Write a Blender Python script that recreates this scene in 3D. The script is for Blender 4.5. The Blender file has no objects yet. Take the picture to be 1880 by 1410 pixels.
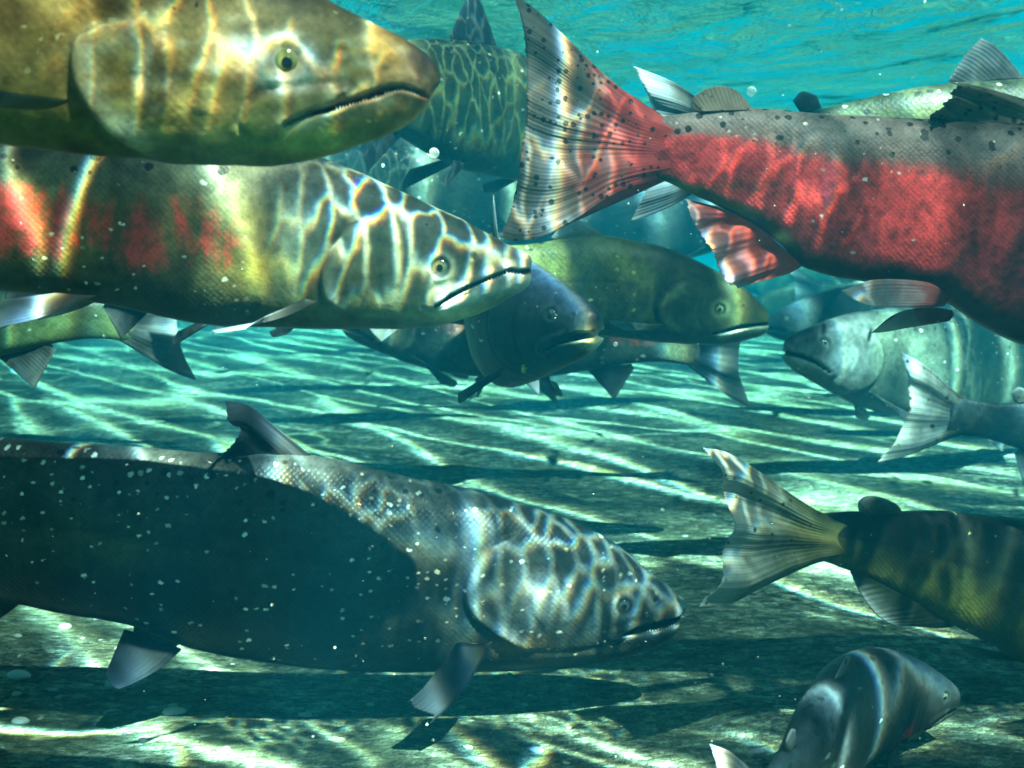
import bpy, math, random
import numpy as np
from mathutils import Vector
random.seed(7); RNG = np.random.default_rng(11)
S = bpy.context.scene
COL = S.collection
R = math.radians

# ------------------------------------------------------------------ camera
FPX, CX, CY = 2449.0, 940.0, 705.0          # focal length and centre in photo pixels
PITCH = math.atan((705 - 430) / FPX)        # horizon lies at photo row 430
cam = bpy.data.cameras.new('camera'); cam_o = bpy.data.objects.new('camera', cam); COL.objects.link(cam_o)
cam.sensor_width = 36.0; cam.lens = 36.0 * FPX / 1880.0
cam.clip_start = 0.01; cam.clip_end = 500
cam_o.location = (0, 0, 0); cam_o.rotation_euler = (R(90) - PITCH, 0, 0)
cam.dof.use_dof = True; cam.dof.focus_distance = 1.08; cam.dof.aperture_fstop = 16.0
S.camera = cam_o

# ------------------------------------------------------------------ sky, sun, exposure
SUN = Vector((0.30, -0.47, 0.83)).normalized()      # towards the sun
w = bpy.data.worlds.new('World'); S.world = w; w.use_nodes = True
nt = w.node_tree; nt.nodes.clear()
sky = nt.nodes.new('ShaderNodeTexSky'); sky.sky_type = 'NISHITA'; sky.sun_disc = False
sky.sun_elevation = math.asin(SUN.z); sky.sun_rotation = math.atan2(SUN.x, SUN.y)
bg = nt.nodes.new('ShaderNodeBackground'); bg.inputs['Strength'].default_value = 0.05
out = nt.nodes.new('ShaderNodeOutputWorld')
nt.links.new(sky.outputs[0], bg.inputs[0]); nt.links.new(bg.outputs[0], out.inputs[0])
sl = bpy.data.lights.new('sun', 'SUN'); sl.energy = 5.0; sl.angle = R(0.5); sl.color = (1.0, 0.95, 0.86)
so = bpy.data.objects.new('sun', sl); COL.objects.link(so)
so.rotation_euler = (-SUN).to_track_quat('-Z', 'Y').to_euler()
S.view_settings.view_transform = 'Standard'; S.view_settings.look = 'None'
S.view_settings.exposure = 1.4; S.view_settings.gamma = 1.0
S.cycles.use_denoising = True
S.cycles.max_bounces = 6; S.cycles.transparent_max_bounces = 16; S.cycles.volume_bounces = 0
S.cycles.diffuse_bounces = 2; S.cycles.glossy_bounces = 2
S.cycles.sample_clamp_indirect = 6.0
S.cycles.filter_width = 1.7

BED_Z, SURF_Z = -0.395, 0.30

# ------------------------------------------------------------------ small helpers
def sstep(a, b, x):
    t = np.clip((x - a) / (b - a), 0, 1); return t * t * (3 - 2 * t)

class NT:
    """tiny helper for building node trees"""
    def __init__(self, name):
        self.m = bpy.data.materials.new(name); self.m.use_nodes = True
        self.t = self.m.node_tree; self.t.nodes.clear()
        self.out = self.n('ShaderNodeOutputMaterial')
    def n(self, typ, **kw):
        nd = self.t.nodes.new(typ)
        for k, v in kw.items(): setattr(nd, k, v)
        return nd
    def link(self, a, b): self.t.links.new(a, b)
    def setin(self, sock, v):
        if hasattr(v, 'is_linked') or isinstance(v, bpy.types.NodeSocket): self.link(v, sock)
        else: sock.default_value = v
    def math(self, op, a, b=None, c=None, clamp=False):
        nd = self.n('ShaderNodeMath', operation=op, use_clamp=clamp)
        self.setin(nd.inputs[0], a)
        if b is not None: self.setin(nd.inputs[1], b)
        if c is not None: self.setin(nd.inputs[2], c)
        return nd.outputs[0]
    def vmath(self, op, a, b=None):
        nd = self.n('ShaderNodeVectorMath', operation=op)
        self.setin(nd.inputs[0], a)
        if b is not None: self.setin(nd.inputs['Scale'] if op == 'SCALE' else nd.inputs[1], b)
        return nd.outputs['Value'] if op in ('LENGTH', 'DOT_PRODUCT', 'DISTANCE') else nd.outputs[0]
    def mix(self, f, a, b, blend='MIX'):
        nd = self.n('ShaderNodeMix', data_type='RGBA', blend_type=blend)
        self.setin(nd.inputs[0], f); self.setin(nd.inputs[6], a); self.setin(nd.inputs[7], b)
        return nd.outputs[2]
    def ramp(self, x, lo, hi, a=0.0, b=1.0, smooth=True):
        nd = self.n('ShaderNodeMapRange', interpolation_type='SMOOTHSTEP' if smooth else 'LINEAR')
        self.setin(nd.inputs[0], x)
        for i, v in zip((1, 2, 3, 4), (lo, hi, a, b)): self.setin(nd.inputs[i], v)
        return nd.outputs[0]
    def noise(self, vec, scale, detail=4.0, rough=0.55, dist=0.0, dim='3D'):
        nd = self.n('ShaderNodeTexNoise', noise_dimensions=dim)
        self.link(vec, nd.inputs['Vector'])
        nd.inputs['Scale'].default_value = scale; nd.inputs['Detail'].default_value = detail
        nd.inputs['Roughness'].default_value = rough; nd.inputs['Distortion'].default_value = dist
        return nd
    def voro(self, vec, scale, feature='F1', rnd=1.0, dim='3D'):
        nd = self.n('ShaderNodeTexVoronoi', feature=feature, voronoi_dimensions=dim)
        self.link(vec, nd.inputs['Vector'])
        nd.inputs['Scale'].default_value = scale; nd.inputs['Randomness'].default_value = rnd
        return nd
    def mapping(self, vec, loc=(0, 0, 0), rot=(0, 0, 0), scale=(1, 1, 1)):
        nd = self.n('ShaderNodeMapping'); self.link(vec, nd.inputs[0])
        nd.inputs[1].default_value = loc; nd.inputs[2].default_value = rot; nd.inputs[3].default_value = scale
        return nd.outputs[0]
    def attr(self, name): return self.n('ShaderNodeAttribute', attribute_name=name)
    def objco(self): return self.n('ShaderNodeTexCoord').outputs['Object']
    def bump(self, h, strength, dist, normal=None):
        nd = self.n('ShaderNodeBump'); self.setin(nd.inputs['Height'], h)
        nd.inputs['Strength'].default_value = strength; nd.inputs['Distance'].default_value = dist
        if normal is not None: self.link(normal, nd.inputs['Normal'])
        return nd.outputs[0]
    def principled(self, **kw):
        nd = self.n('ShaderNodeBsdfPrincipled')
        for k, v in kw.items(): self.setin(nd.inputs[k.replace('_', ' ')], v)
        return nd

def grid_mesh(name, P, closed_v=False, attrs=None, smooth=True, caps=False, mirror_tail=None):
    """P: (nu, nv, 3) array of points -> quad mesh"""
    nu, nv = P.shape[:2]
    V = P.reshape(-1, 3)
    iu, iv = np.meshgrid(np.arange(nu - 1), np.arange(nv if closed_v else nv - 1), indexing='ij')
    jv = (iv + 1) % nv
    F = np.stack([iu * nv + iv, iu * nv + jv, (iu + 1) * nv + jv, (iu + 1) * nv + iv], -1).reshape(-1, 4)
    return raw_mesh(name, V, F, attrs, smooth, caps_rings=((0, nu - 1), nv) if caps else None)

def raw_mesh(name, V, F, attrs=None, smooth=True, caps_rings=None):
    me = bpy.data.meshes.new(name)
    faces = F
    nV, nF = len(V), len(F)
    me.vertices.add(nV); me.vertices.foreach_set('co', np.asarray(V, np.float32).ravel())
    loops = F.ravel().astype(np.int32); starts = (np.arange(nF) * 4).astype(np.int32)
    if caps_rings:
        (a, b), nv = caps_rings
        ca = np.arange(a * nv, a * nv + nv)[::-1]; cb = np.arange(b * nv, b * nv + nv)
        starts = np.concatenate([starts, [len(loops), len(loops) + nv]]).astype(np.int32)
        loops = np.concatenate([loops, ca, cb]).astype(np.int32)
        nF += 2
    me.loops.add(len(loops)); me.loops.foreach_set('vertex_index', loops)
    me.polygons.add(nF); me.polygons.foreach_set('loop_start', starts)
    me.update(calc_edges=True); me.validate()
    me.polygons.foreach_set('use_smooth', np.ones(len(me.polygons), bool) if smooth else np.zeros(len(me.polygons), bool))
    for k, a in (attrs or {}).items():
        a = np.asarray(a, np.float32)
        if a.ndim == 1:
            at = me.attributes.new(k, 'FLOAT', 'POINT'); at.data.foreach_set('value', a)
        else:
            at = me.attributes.new(k, 'FLOAT_COLOR', 'POINT')
            at.data.foreach_set('color', np.concatenate([a, np.ones((len(a), 1), np.float32)], 1).ravel())
    me.update()
    return me

def link(name, me, mat=None, parent=None):
    o = bpy.data.objects.new(name, me); COL.objects.link(o)
    if mat is not None: me.materials.append(mat)
    if parent is not None: o.parent = parent
    return o

def tag(o, label=None, cat=None, group=None, kind=None):
    if label: o['label'] = label
    if cat: o['category'] = cat
    if group: o['group'] = group
    if kind: o['kind'] = kind

def catmull(pts, n=48):
    p = np.asarray(pts, float)
    if len(p) == 2: return p[0] + (p[1] - p[0]) * np.linspace(0, 1, n)[:, None]
    q = np.vstack([2 * p[0] - p[1], p, 2 * p[-1] - p[-2]])
    k = len(p) - 1
    seg = np.linalg.norm(np.diff(p, axis=0), axis=1); cum = np.concatenate([[0], np.cumsum(seg)])
    s = np.linspace(0, cum[-1], n)
    i = np.clip(np.searchsorted(cum, s, 'right') - 1, 0, k - 1)
    t = ((s - cum[i]) / np.maximum(seg[i], 1e-9))[:, None]
    a, b, c, d = q[i], q[i + 1], q[i + 2], q[i + 3]
    return 0.5 * (2 * b + (c - a) * t + (2 * a - 5 * b + 4 * c - d) * t ** 2 + (3 * b - a - 3 * c + d) * t ** 3)

def pchip(x, y, xi):
    x = np.asarray(x, float); y = np.asarray(y, float)
    h = np.diff(x); d = np.diff(y) / h; m = np.zeros(len(x))
    for k in range(1, len(x) - 1):
        if d[k - 1] * d[k] > 0:
            w1, w2 = 2 * h[k] + h[k - 1], h[k] + 2 * h[k - 1]
            m[k] = (w1 + w2) / (w1 / d[k - 1] + w2 / d[k])
    m[0], m[-1] = d[0], d[-1]
    xi = np.clip(xi, x[0], x[-1]); i = np.clip(np.searchsorted(x, xi, 'right') - 1, 0, len(h) - 1)
    t = (xi - x[i]) / h[i]
    return ((1 + 2 * t) * (1 - t) ** 2 * y[i] + t * (1 - t) ** 2 * h[i] * m[i]
            + t * t * (3 - 2 * t) * y[i + 1] + t * t * (t - 1) * h[i] * m[i + 1])

def poly_dist(Q, pl):
    """distance of points Q (n,2) to polyline pl (m,2), signed by the side of the nearest segment"""
    best = np.full(len(Q), 1e9); sgn = np.ones(len(Q)); par = np.zeros(len(Q))
    for i in range(len(pl) - 1):
        a, b = pl[i], pl[i + 1]; ab = b - a; l2 = max(ab @ ab, 1e-12)
        t = np.clip(((Q - a) @ ab) / l2, 0, 1); d = Q - (a + t[:, None] * ab)
        r = np.hypot(d[:, 0], d[:, 1]); k = r < best
        best[k] = r[k]; sgn[k] = np.sign(ab[0] * d[k, 1] - ab[1] * d[k, 0]); par[k] = (i + t[k]) / (len(pl) - 1)
    return best, sgn, par

def inside(Q, pg):
    c = np.zeros(len(Q), bool); j = len(pg) - 1
    for i in range(len(pg)):
        xi, zi = pg[i]; xj, zj = pg[j]
        k = ((zi > Q[:, 1]) != (zj > Q[:, 1]))
        c ^= k & (Q[:, 0] < (xj - xi) * (Q[:, 1] - zi) / (zj - zi + 1e-12) + xi); j = i
    return c

def poly_sd(Q, pg):
    pg = np.asarray(pg, float)
    d, _, _ = poly_dist(Q, np.vstack([pg, pg[:1]]))
    return np.where(inside(Q, pg), d, -d)          # positive inside

def lumps(p, scale, seed=0):
    """cheap smooth noise (sum of sines), about -1..1"""
    r = np.random.default_rng(seed); s = np.zeros(len(p))
    for k in range(6):
        d = r.normal(size=p.shape[1]); d /= np.linalg.norm(d)
        s += np.sin(p @ d * scale * (0.7 + 0.35 * k) + r.uniform(0, 6.3)) / (1 + 0.35 * k)
    return s / 3.0

# ------------------------------------------------------------------ photo pixel -> plane of a fish
Fv = np.array([0, math.cos(PITCH), -math.sin(PITCH)]); Uv = np.array([0, math.sin(PITCH), math.cos(PITCH)]); Rv = np.array([1.0, 0, 0])
def near_fn(pl, nose, mx, k=.045):
    '''photo pixels -> fish plane, allowing for how far the flank bulges towards the camera'''
    def f(pts):
        r = []
        for q in pts:
            d = math.hypot(*(pl([q])[0] - pl([nose])[0])); r.append(pl([q], mx * (1 - math.exp(-d / k)))[0])
        return np.array(r)
    return f
def ray(px, py):
    return Fv + Rv * ((px - CX) / FPX) - Uv * ((py - CY) / FPX)
def point(px, py, depth): return ray(px, py) * depth

class Plane:
    """upright plane at the given depth through the anchor pixel, turned by yaw"""
    def __init__(self, px, py, depth, yaw=0.0):
        self.o = point(px, py, depth); self.yaw = R(yaw)
        c, s = math.cos(self.yaw), math.sin(self.yaw)
        self.ex = np.array([c, s, 0]); self.ey = np.array([-s, c, 0])
    def __call__(self, pts, near=0.0):
        res = []
        for (px, py) in pts:
            d = ray(px, py); t = (self.o @ self.ey - near) / (d @ self.ey)
            q = d * t - self.o; res.append((q @ self.ex, q[2]))
        return np.array(res)

# ------------------------------------------------------------------ fish materials
def skin_mat(name, red=(0.42, 0.05, 0.03), spot_size=0.32, spot_scale=75.0, scale_freq=230.0, glint=0.94,
             glint_col=(0.55, 0.58, 0.55), rough=0.38, mottle=0.55, seed=0.0, scale_bump=0.22, red_vert=1.0):
    m = NT(name); co = m.mapping(m.objco(), loc=(seed * 1.7, seed, seed * .6))
    col = m.attr('paint').outputs['Color']; f_spot = m.attr('spot').outputs['Fac']
    f_red = m.attr('red').outputs['Fac']; f_scale = m.attr('scales').outputs['Fac']
    n1 = m.noise(co, 22, 6, 0.62, 0.4); n2 = m.noise(co, 130, 5, 0.65)
    n3 = m.noise(m.mapping(co, scale=(1.0, 1.0, 0.30)), 40, 7, 0.68, 0.9)
    k = m.math('MULTIPLY', m.ramp(n1.outputs[0], .25, .75, 1 - mottle, 1 + mottle * .8), m.ramp(n2.outputs[0], .25, .75, .68, 1.32))
    # red nuptial patches
    rf = m.ramp(m.math('ADD', m.math('MULTIPLY', f_red, 1.25), m.math('MULTIPLY', m.math('SUBTRACT', n3.outputs[0], .5), 2.1 * red_vert)), .30, .95)
    rf = m.math('MULTIPLY', rf, m.ramp(f_red, .02, .3))
    rf = m.math('MULTIPLY', rf, m.ramp(m.math('ADD', m.math('MULTIPLY', n2.outputs[0], .6), m.math('MULTIPLY', n1.outputs[0], .6)), .42, .72, .35, 1.0))
    c = m.mix(rf, col, red + (1,))
    c = m.mix(1.0, c, k, 'MULTIPLY')
    # scales: skewed lattice of small plates in the side plane
    flat2 = m.mapping(co, rot=(R(90), 0, 0))
    sc = m.voro(m.mapping(flat2, rot=(0, 0, R(45)), scale=(1, 1, 1)), scale_freq * 1.35, 'F1', 0.30, '2D')
    gv = m.voro(m.mapping(m.vmath('ADD', flat2, m.vmath('SCALE', n2.outputs['Color'], .006)), scale=(.8, 1.1, 1)), scale_freq * .8, 'F1', 1.0, '2D')
    sr = m.n('ShaderNodeSeparateColor'); m.link(gv.outputs['Color'], sr.inputs[0])
    edge = m.ramp(sc.outputs['Distance'], .3, .7, 1.05, .90)
    c = m.mix(f_scale, c, m.mix(1.0, c, edge, 'MULTIPLY'))
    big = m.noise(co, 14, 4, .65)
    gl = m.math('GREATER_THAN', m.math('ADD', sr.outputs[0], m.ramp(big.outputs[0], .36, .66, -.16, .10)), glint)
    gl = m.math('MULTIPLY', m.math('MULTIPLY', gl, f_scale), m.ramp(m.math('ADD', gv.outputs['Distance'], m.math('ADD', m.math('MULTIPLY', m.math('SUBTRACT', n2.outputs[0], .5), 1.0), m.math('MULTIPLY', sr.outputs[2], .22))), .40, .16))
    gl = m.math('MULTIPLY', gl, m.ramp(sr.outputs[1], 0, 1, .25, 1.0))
    c = m.mix(gl, c, glint_col + (1,))  # scale glints mixed into the base colour as pale flecks
    # black spots on back and tail
    sv = m.voro(m.vmath('ADD', co, m.vmath('SCALE', m.noise(co, 160, 2).outputs['Color'], .004)), spot_scale, 'F1', 1.0)
    sv2 = m.n('ShaderNodeSeparateColor'); m.link(sv.outputs['Color'], sv2.inputs[0])
    rad = m.math('MULTIPLY', m.math('MULTIPLY', m.ramp(sv2.outputs[0], .35, 1., 0., spot_size, False), f_spot), 1.0)
    sp = m.ramp(m.math('SUBTRACT', sv.outputs['Distance'], rad), -.06, .05, 1., 0.)
    sp = m.math('MULTIPLY', sp, m.ramp(rad, .01, .08))
    c = m.mix(m.math('MULTIPLY', sp, .92), c, (.008, .009, .009, 1))
    h = m.math('ADD', m.math('MULTIPLY', m.math('MULTIPLY', sc.outputs['Distance'], f_scale), -scale_bump), m.math('ADD', m.math('MULTIPLY', n2.outputs[0], .4), m.math('MULTIPLY', m.noise(co, 420, 3, .6).outputs[0], .16)))
    nb = m.bump(h, .6, .0022)
    ro = m.math('ADD', m.math('SUBTRACT', m.math('MULTIPLY', n2.outputs[0], .25), m.math('MULTIPLY', gl, .2)), rough - .1)
    p = m.principled(Base_Color=c, Roughness=ro, Normal=nb); m.link(m.math('ADD', m.math('MULTIPLY', gl, .45), .085), p.inputs['Specular IOR Level'])
    m.link(p.outputs[0], m.out.inputs[0]); return m.m

def fin_mat(name, col, col2, rays=26, spots=0.0, spot_scale=85.0, transl=.4, clear=.12, tip=(.5, .5, .5), tipk=0.0, seed=0.0, band=(.15, .8)):
    """col near the base, col2 towards the edge; rays darken in thin lines"""
    m = NT(name); co = m.mapping(m.objco(), loc=(seed, 0, seed))
    fu = m.attr('fu').outputs['Fac']; fv = m.attr('fv').outputs['Fac']
    n1 = m.noise(co, 40, 5, .6, .5)
    c = m.mix(m.ramp(m.math('ADD', fv, m.math('MULTIPLY', m.math('SUBTRACT', n1.outputs[0], .5), .9)), band[0], band[1]), col + (1,), col2 + (1,))
    ray_ = m.math('SINE', m.math('MULTIPLY', fu, rays * 6.283))
    fine = m.math('SINE', m.math('MULTIPLY', fu, rays * 3 * 6.283))
    k = m.math('ADD', m.math('MULTIPLY', m.math('MULTIPLY', ray_, m.ramp(fv, 0, .5, .3, 1)), .13), m.math('MULTIPLY', m.math('MULTIPLY', fine, fv), .10))
    k = m.math('MULTIPLY', m.math('ADD', k, 1.0), m.ramp(n1.outputs[0], .2, .8, .6, 1.35))
    c = m.mix(1.0, c, k, 'MULTIPLY')
    if tipk: c = m.mix(m.ramp(fv, .72, 1.0, 0., tipk), c, tip + (1,))
    if spots:
        sv = m.voro(co, spot_scale, 'F1', 1.0); s2 = m.n('ShaderNodeSeparateColor'); m.link(sv.outputs['Color'], s2.inputs[0])
        rad = m.ramp(s2.outputs[0], .25, 1., 0., spots, False)
        sp = m.ramp(m.math('SUBTRACT', sv.outputs['Distance'], rad), -.06, .05, .9, 0.)
        sp = m.math('MULTIPLY', sp, m.ramp(rad, .02, .1))
        c = m.mix(sp, c, (.012, .013, .012, 1))
    nb = m.bump(m.math('MULTIPLY', m.math('ADD', ray_, m.math('MULTIPLY', fine, .4)), fv), .3, .0009)
    p = m.principled(Base_Color=c, Roughness=.6, Normal=nb); p.inputs['Specular IOR Level'].default_value = .10
    tr = m.n('ShaderNodeBsdfTranslucent'); m.link(c, tr.inputs[0]); m.link(nb, tr.inputs['Normal'])
    mx = m.n('ShaderNodeMixShader'); mx.inputs[0].default_value = transl
    m.link(p.outputs[0], mx.inputs[1]); m.link(tr.outputs[0], mx.inputs[2])
    tp = m.n('ShaderNodeBsdfTransparent'); tp.inputs[0].default_value = (.85, .93, .9, 1)
    mx2 = m.n('ShaderNodeMixShader')
    m.link(m.math('MULTIPLY', m.ramp(fv, .25, 1.0), m.math('MULTIPLY', m.ramp(ray_, -1, 1, .5, 1.4), clear)), mx2.inputs[0])
    m.link(mx.outputs[0], mx2.inputs[1]); m.link(tp.outputs[0], mx2.inputs[2])
    m.link(mx2.outputs[0], m.out.inputs[0]); return m.m

def eye_mats(tagname, iris, rim):
    m = NT('iris_' + tagname); co = m.objco()
    r = m.vmath('LENGTH', m.vmath('MULTIPLY', co, (1, 0, 1)))     # eye mesh has unit radius in its own space
    n = m.noise(co, 6, 4, .6)
    c = m.mix(m.ramp(m.math('ADD', r, m.math('MULTIPLY', m.math('SUBTRACT', n.outputs[0], .5), .25)), .55, .98), iris + (1,), rim + (1,))
    c = m.mix(m.ramp(r, .42, .5, 0., 1.), (iris[0] * 1.6, iris[1] * 1.5, iris[2] * 1.2, 1), c)
    p = m.principled(Base_Color=c, Roughness=.12); p.inputs['Coat Weight'].default_value = .6; p.inputs['Coat Roughness'].default_value = .04
    m.link(p.outputs[0], m.out.inputs[0])
    b = NT('pupil_' + tagname); q = b.principled(Base_Color=(.004, .005, .008, 1), Roughness=.06)
    q.inputs['Coat Weight'].default_value = .5
    b.link(q.outputs[0], b.out.inputs[0])
    return m.m, b.m

def dome(name, n=20, k=28, cap=math.pi / 2, depth=.45):
    """flattened dome of unit radius bulging towards -Y, closed by a back plate"""
    a = np.linspace(0.001, cap, n)[:, None]; t = np.linspace(0, 2 * math.pi, k, endpoint=False)[None, :]
    x = np.sin(a) * np.cos(t); z = np.sin(a) * np.sin(t); y = -np.cos(a) * depth + 0 * t
    P = np.stack([x, y, z], -1)
    return grid_mesh(name, P, closed_v=True, caps=True)

# ------------------------------------------------------------------ fish builder
class Fish:
    """a salmon built in its own plane: x along the body, z up, y across (the camera side is -y)"""
    def __init__(self, name, label, cat, group, loc, yaw=0.0, pitch=0.0, roll=0.0, facing=1, bend=None):
        e = bpy.data.objects.new(name, None); COL.objects.link(e); e.empty_display_size = .05
        e.location = loc; e.rotation_euler = (roll, -pitch, yaw)
        tag(e, label, cat, group); self.root = e; self.facing = facing; self.bend = bend or (lambda P: P)

    def body(self, top, bot, mat, ramp, ramp_head, t_head, widths, feats=(), red=(), spots=(.62, .95), scales=(.16, .98),
             ns=300, nv=120, dense=.6, zc=.5, blobs=(), head_spots=.35, name='body', expo=.92, head_glint=0.0):
        top, bot = np.asarray(top), np.asarray(bot); f = self.facing
        xn = top[0, 0]; L = max(abs(top[-1, 0] - xn), abs(bot[-1, 0] - xn))
        dt = np.abs(top[:, 0] - xn); db = np.abs(bot[:, 0] - xn)
        for d in (dt, db):
            for i in range(1, len(d)): d[i] = max(d[i], d[i - 1] + 1e-4)
        s = np.linspace(0, 1, ns); d = L * (dense * s ** 2.2 + (1 - dense) * s ** 1.25); d[0] = 1e-7
        q = np.sqrt(d)
        zt = pchip(np.sqrt(dt), top[:, 1], q); zb = pchip(np.sqrt(db), bot[:, 1], q)
        ht = np.maximum((zt - zb) / 2, 2e-4)
        wr = pchip([a for a, _ in widths], [b for _, b in widths], d / L); wd = np.maximum(ht * wr, 2e-4)
        c = zb + (zt - zb) * zc
        ph = np.linspace(0, 2 * math.pi, nv, endpoint=False)
        cp, sp = np.cos(ph), np.sin(ph)
        yy = np.sign(cp) * np.abs(cp) ** expo; zz = np.sign(sp) * np.abs(sp) ** expo
        up = np.where(zz[None, :] >= 0, (zt - c)[:, None], (c - zb)[:, None])
        P = np.empty((ns, nv, 3))
        P[..., 0] = (xn - f * d)[:, None]; P[..., 1] = wd[:, None] * yy[None, :]; P[..., 2] = c[:, None] + up * zz[None, :]
        self.xn, self.L = xn, L
        T = np.repeat((d / L)[:, None], nv, 1); Vh = (P[..., 2] - zb[:, None]) / np.maximum(zt - zb, 1e-6)[:, None]
        # normals of the plain shape
        dU = np.gradient(P, axis=0); dV = np.roll(P, -1, 1) - np.roll(P, 1, 1)
        N = np.cross(dU, dV); N /= np.maximum(np.linalg.norm(N, axis=-1, keepdims=True), 1e-12)
        out = P - np.stack([P[..., 0], 0 * P[..., 1], np.repeat(c[:, None], nv, 1)], -1)
        N *= np.sign(np.sum(N * out, -1, keepdims=True) + 1e-12)
        flat = P.reshape(-1, 3); Q = flat[:, [0, 2]]; disp = np.zeros(len(flat)); squeeze = np.zeros(len(flat))
        t1, v1 = T.ravel(), Vh.ravel()
        # paint
        def rampcol(rp, v):
            vs = [a for a, _ in rp]; return np.stack([np.interp(v, vs, [cc[k] for _, cc in rp]) for k in range(3)], -1)
        hm = (1 - sstep(t_head * .85, t_head * 1.12, t1 + .012 * lumps(flat, 90, 3)))[:, None]
        vv = v1 + .05 * lumps(flat, 70, 5)
        paint = rampcol(ramp, vv) * (1 - hm) + rampcol(ramp_head, vv) * hm
        redm = np.zeros(len(flat))
        for (ta, tb, va, vb, k) in red:
            e = .09
            redm = np.maximum(redm, k * sstep(ta - e, ta + e, t1) * (1 - sstep(tb - e, tb + e, t1)) * sstep(va - .14, va + .14, v1) * (1 - sstep(vb - .20, vb + .14, v1)))
        spot = sstep(spots[0] - .12, spots[1], v1) * (1 - (1 - head_spots) * hm[:, 0])
        scal = (head_glint + (1 - head_glint) * sstep(t_head * 1.0, t_head * 1.25, t1)) * sstep(.02, .12, v1) * sstep(.02, .06, t1)
        # features
        hmask = t1 < t_head * 1.45
        idx = np.where(hmask)[0]; Qh = Q[idx]
        def addc(colr, k, ii=idx): paint[ii] = paint[ii] * (1 - k[:, None]) + np.array(colr) * k[:, None]
        for ft in feats:
            kind = ft[0]
            if kind in ('groove', 'ridge'):
                _, pts, wid, hgt = ft[:4]; pl = catmull(pts); dd, _, par = poly_dist(Qh, pl)
                g = np.exp(-(dd / wid) ** 2) * np.clip(np.minimum(par, 1 - par) * 8 + .25, 0, 1)
                disp[idx] += (hgt if kind == 'ridge' else -hgt) * g
                if len(ft) > 4: addc(ft[4], g * (ft[5] if len(ft) > 5 else .7))
            elif kind == 'step':
                _, pts, wid, hgt = ft[:4]; pl = catmull(pts); dd, sg, par = poly_dist(Qh, pl)
                sd = dd * sg * f          # >0 in front of the edge (points listed top to bottom)
                ends = np.clip(np.minimum(par, 1 - par) * 6, 0, 1)
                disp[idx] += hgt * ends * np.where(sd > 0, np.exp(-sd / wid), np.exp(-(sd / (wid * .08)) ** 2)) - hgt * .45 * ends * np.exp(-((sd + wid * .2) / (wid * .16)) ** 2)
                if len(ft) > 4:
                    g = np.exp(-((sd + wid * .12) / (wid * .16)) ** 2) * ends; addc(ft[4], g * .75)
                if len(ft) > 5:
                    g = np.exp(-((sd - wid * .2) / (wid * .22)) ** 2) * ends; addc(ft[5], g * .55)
            elif kind == 'plate':
                _, pts, hgt, soft = ft[:4]; sd = poly_sd(Qh, pts)
                disp[idx] += hgt * sstep(-soft, soft, sd) - hgt * .6 * np.exp(-((sd + soft) / (soft * .8)) ** 2)
                if len(ft) > 4: addc(ft[4], .6 * sstep(-soft, soft, sd))
                addc((.02, .022, .018), .55 * np.exp(-((sd + soft * .6) / (soft * .7)) ** 2))
            elif kind == 'gap':
                _, pts, soft, lip, lipcol = ft[:5]; sd = poly_sd(Qh, pts)
                squeeze[idx] = np.maximum(squeeze[idx], sstep(-soft * .25, soft, sd))
                if len(ft) > 5:      # fleshy rim below the opening
                    pl = catmull(ft[5]); dd, _, par = poly_dist(Qh, pl)
                    g = np.exp(-(dd / (lip * 3.2)) ** 2); disp[idx] += lip * g; addc(lipcol, g * .8)
                addc((.006, .006, .007), sstep(-soft * .35, soft * .35, sd))
            elif kind == 'eye':
                _, pc, r = ft[:3]; dd = np.hypot(Qh[:, 0] - pc[0], Qh[:, 1] - pc[1])
                disp[idx] += r * .22 * np.exp(-((dd - r * 1.35) / (r * .4)) ** 2) - r * .3 * np.exp(-(dd / (r * .95)) ** 2)
                if len(ft) > 3: addc(ft[3], .75 * np.exp(-((dd - r * 1.5) / (r * .55)) ** 2))
                addc((.02, .025, .02), .85 * np.exp(-((dd - r * 1.0) / (r * .22)) ** 2))
            elif kind == 'pit':
                _, pc, r = ft[:3]; dd = np.hypot(Qh[:, 0] - pc[0], Qh[:, 1] - pc[1])
                disp[idx] += -r * .5 * np.exp(-(dd / r) ** 2) + r * .25 * np.exp(-((dd - r * 1.5) / (r * .5)) ** 2)
                addc((.01, .012, .012), .8 * np.exp(-(dd / (r * .8)) ** 2))
        for (pc, rx, rz, colr, k) in blobs:
            g = np.exp(-((Q[:, 0] - pc[0]) / rx) ** 2 - ((Q[:, 1] - pc[1]) / rz) ** 2) * k * np.clip(1 + .5 * lumps(flat, 160, 9), .2, 1.2)
            g = np.clip(g, 0, 1); paint = paint * (1 - g[:, None]) + np.array(colr) * g[:, None]
        # flesh is not perfectly even
        disp += .0009 * lumps(flat, 60, 1) * (t1 > .03) + .0004 * lumps(flat, 240, 2) * (t1 > .03)
        # lateral line
        ll = np.exp(-((v1 - .56) / .008) ** 2) * sstep(t_head, t_head * 1.3, t1)
        disp -= .0006 * ll; paint *= (1 - .35 * ll[:, None])
        flat = flat + N.reshape(-1, 3) * disp[:, None]
        flat[:, 1] *= (1 - .965 * squeeze)
        self.pts = flat.copy()
        flat = self.bend(flat)
        me = grid_mesh(name, flat.reshape(ns, nv, 3), True, dict(paint=np.clip(paint, 0, 1), spot=spot, red=redm, scales=scal), caps=True)
        self.body_o = link(name, me, mat, self.root); return self.body_o

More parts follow.
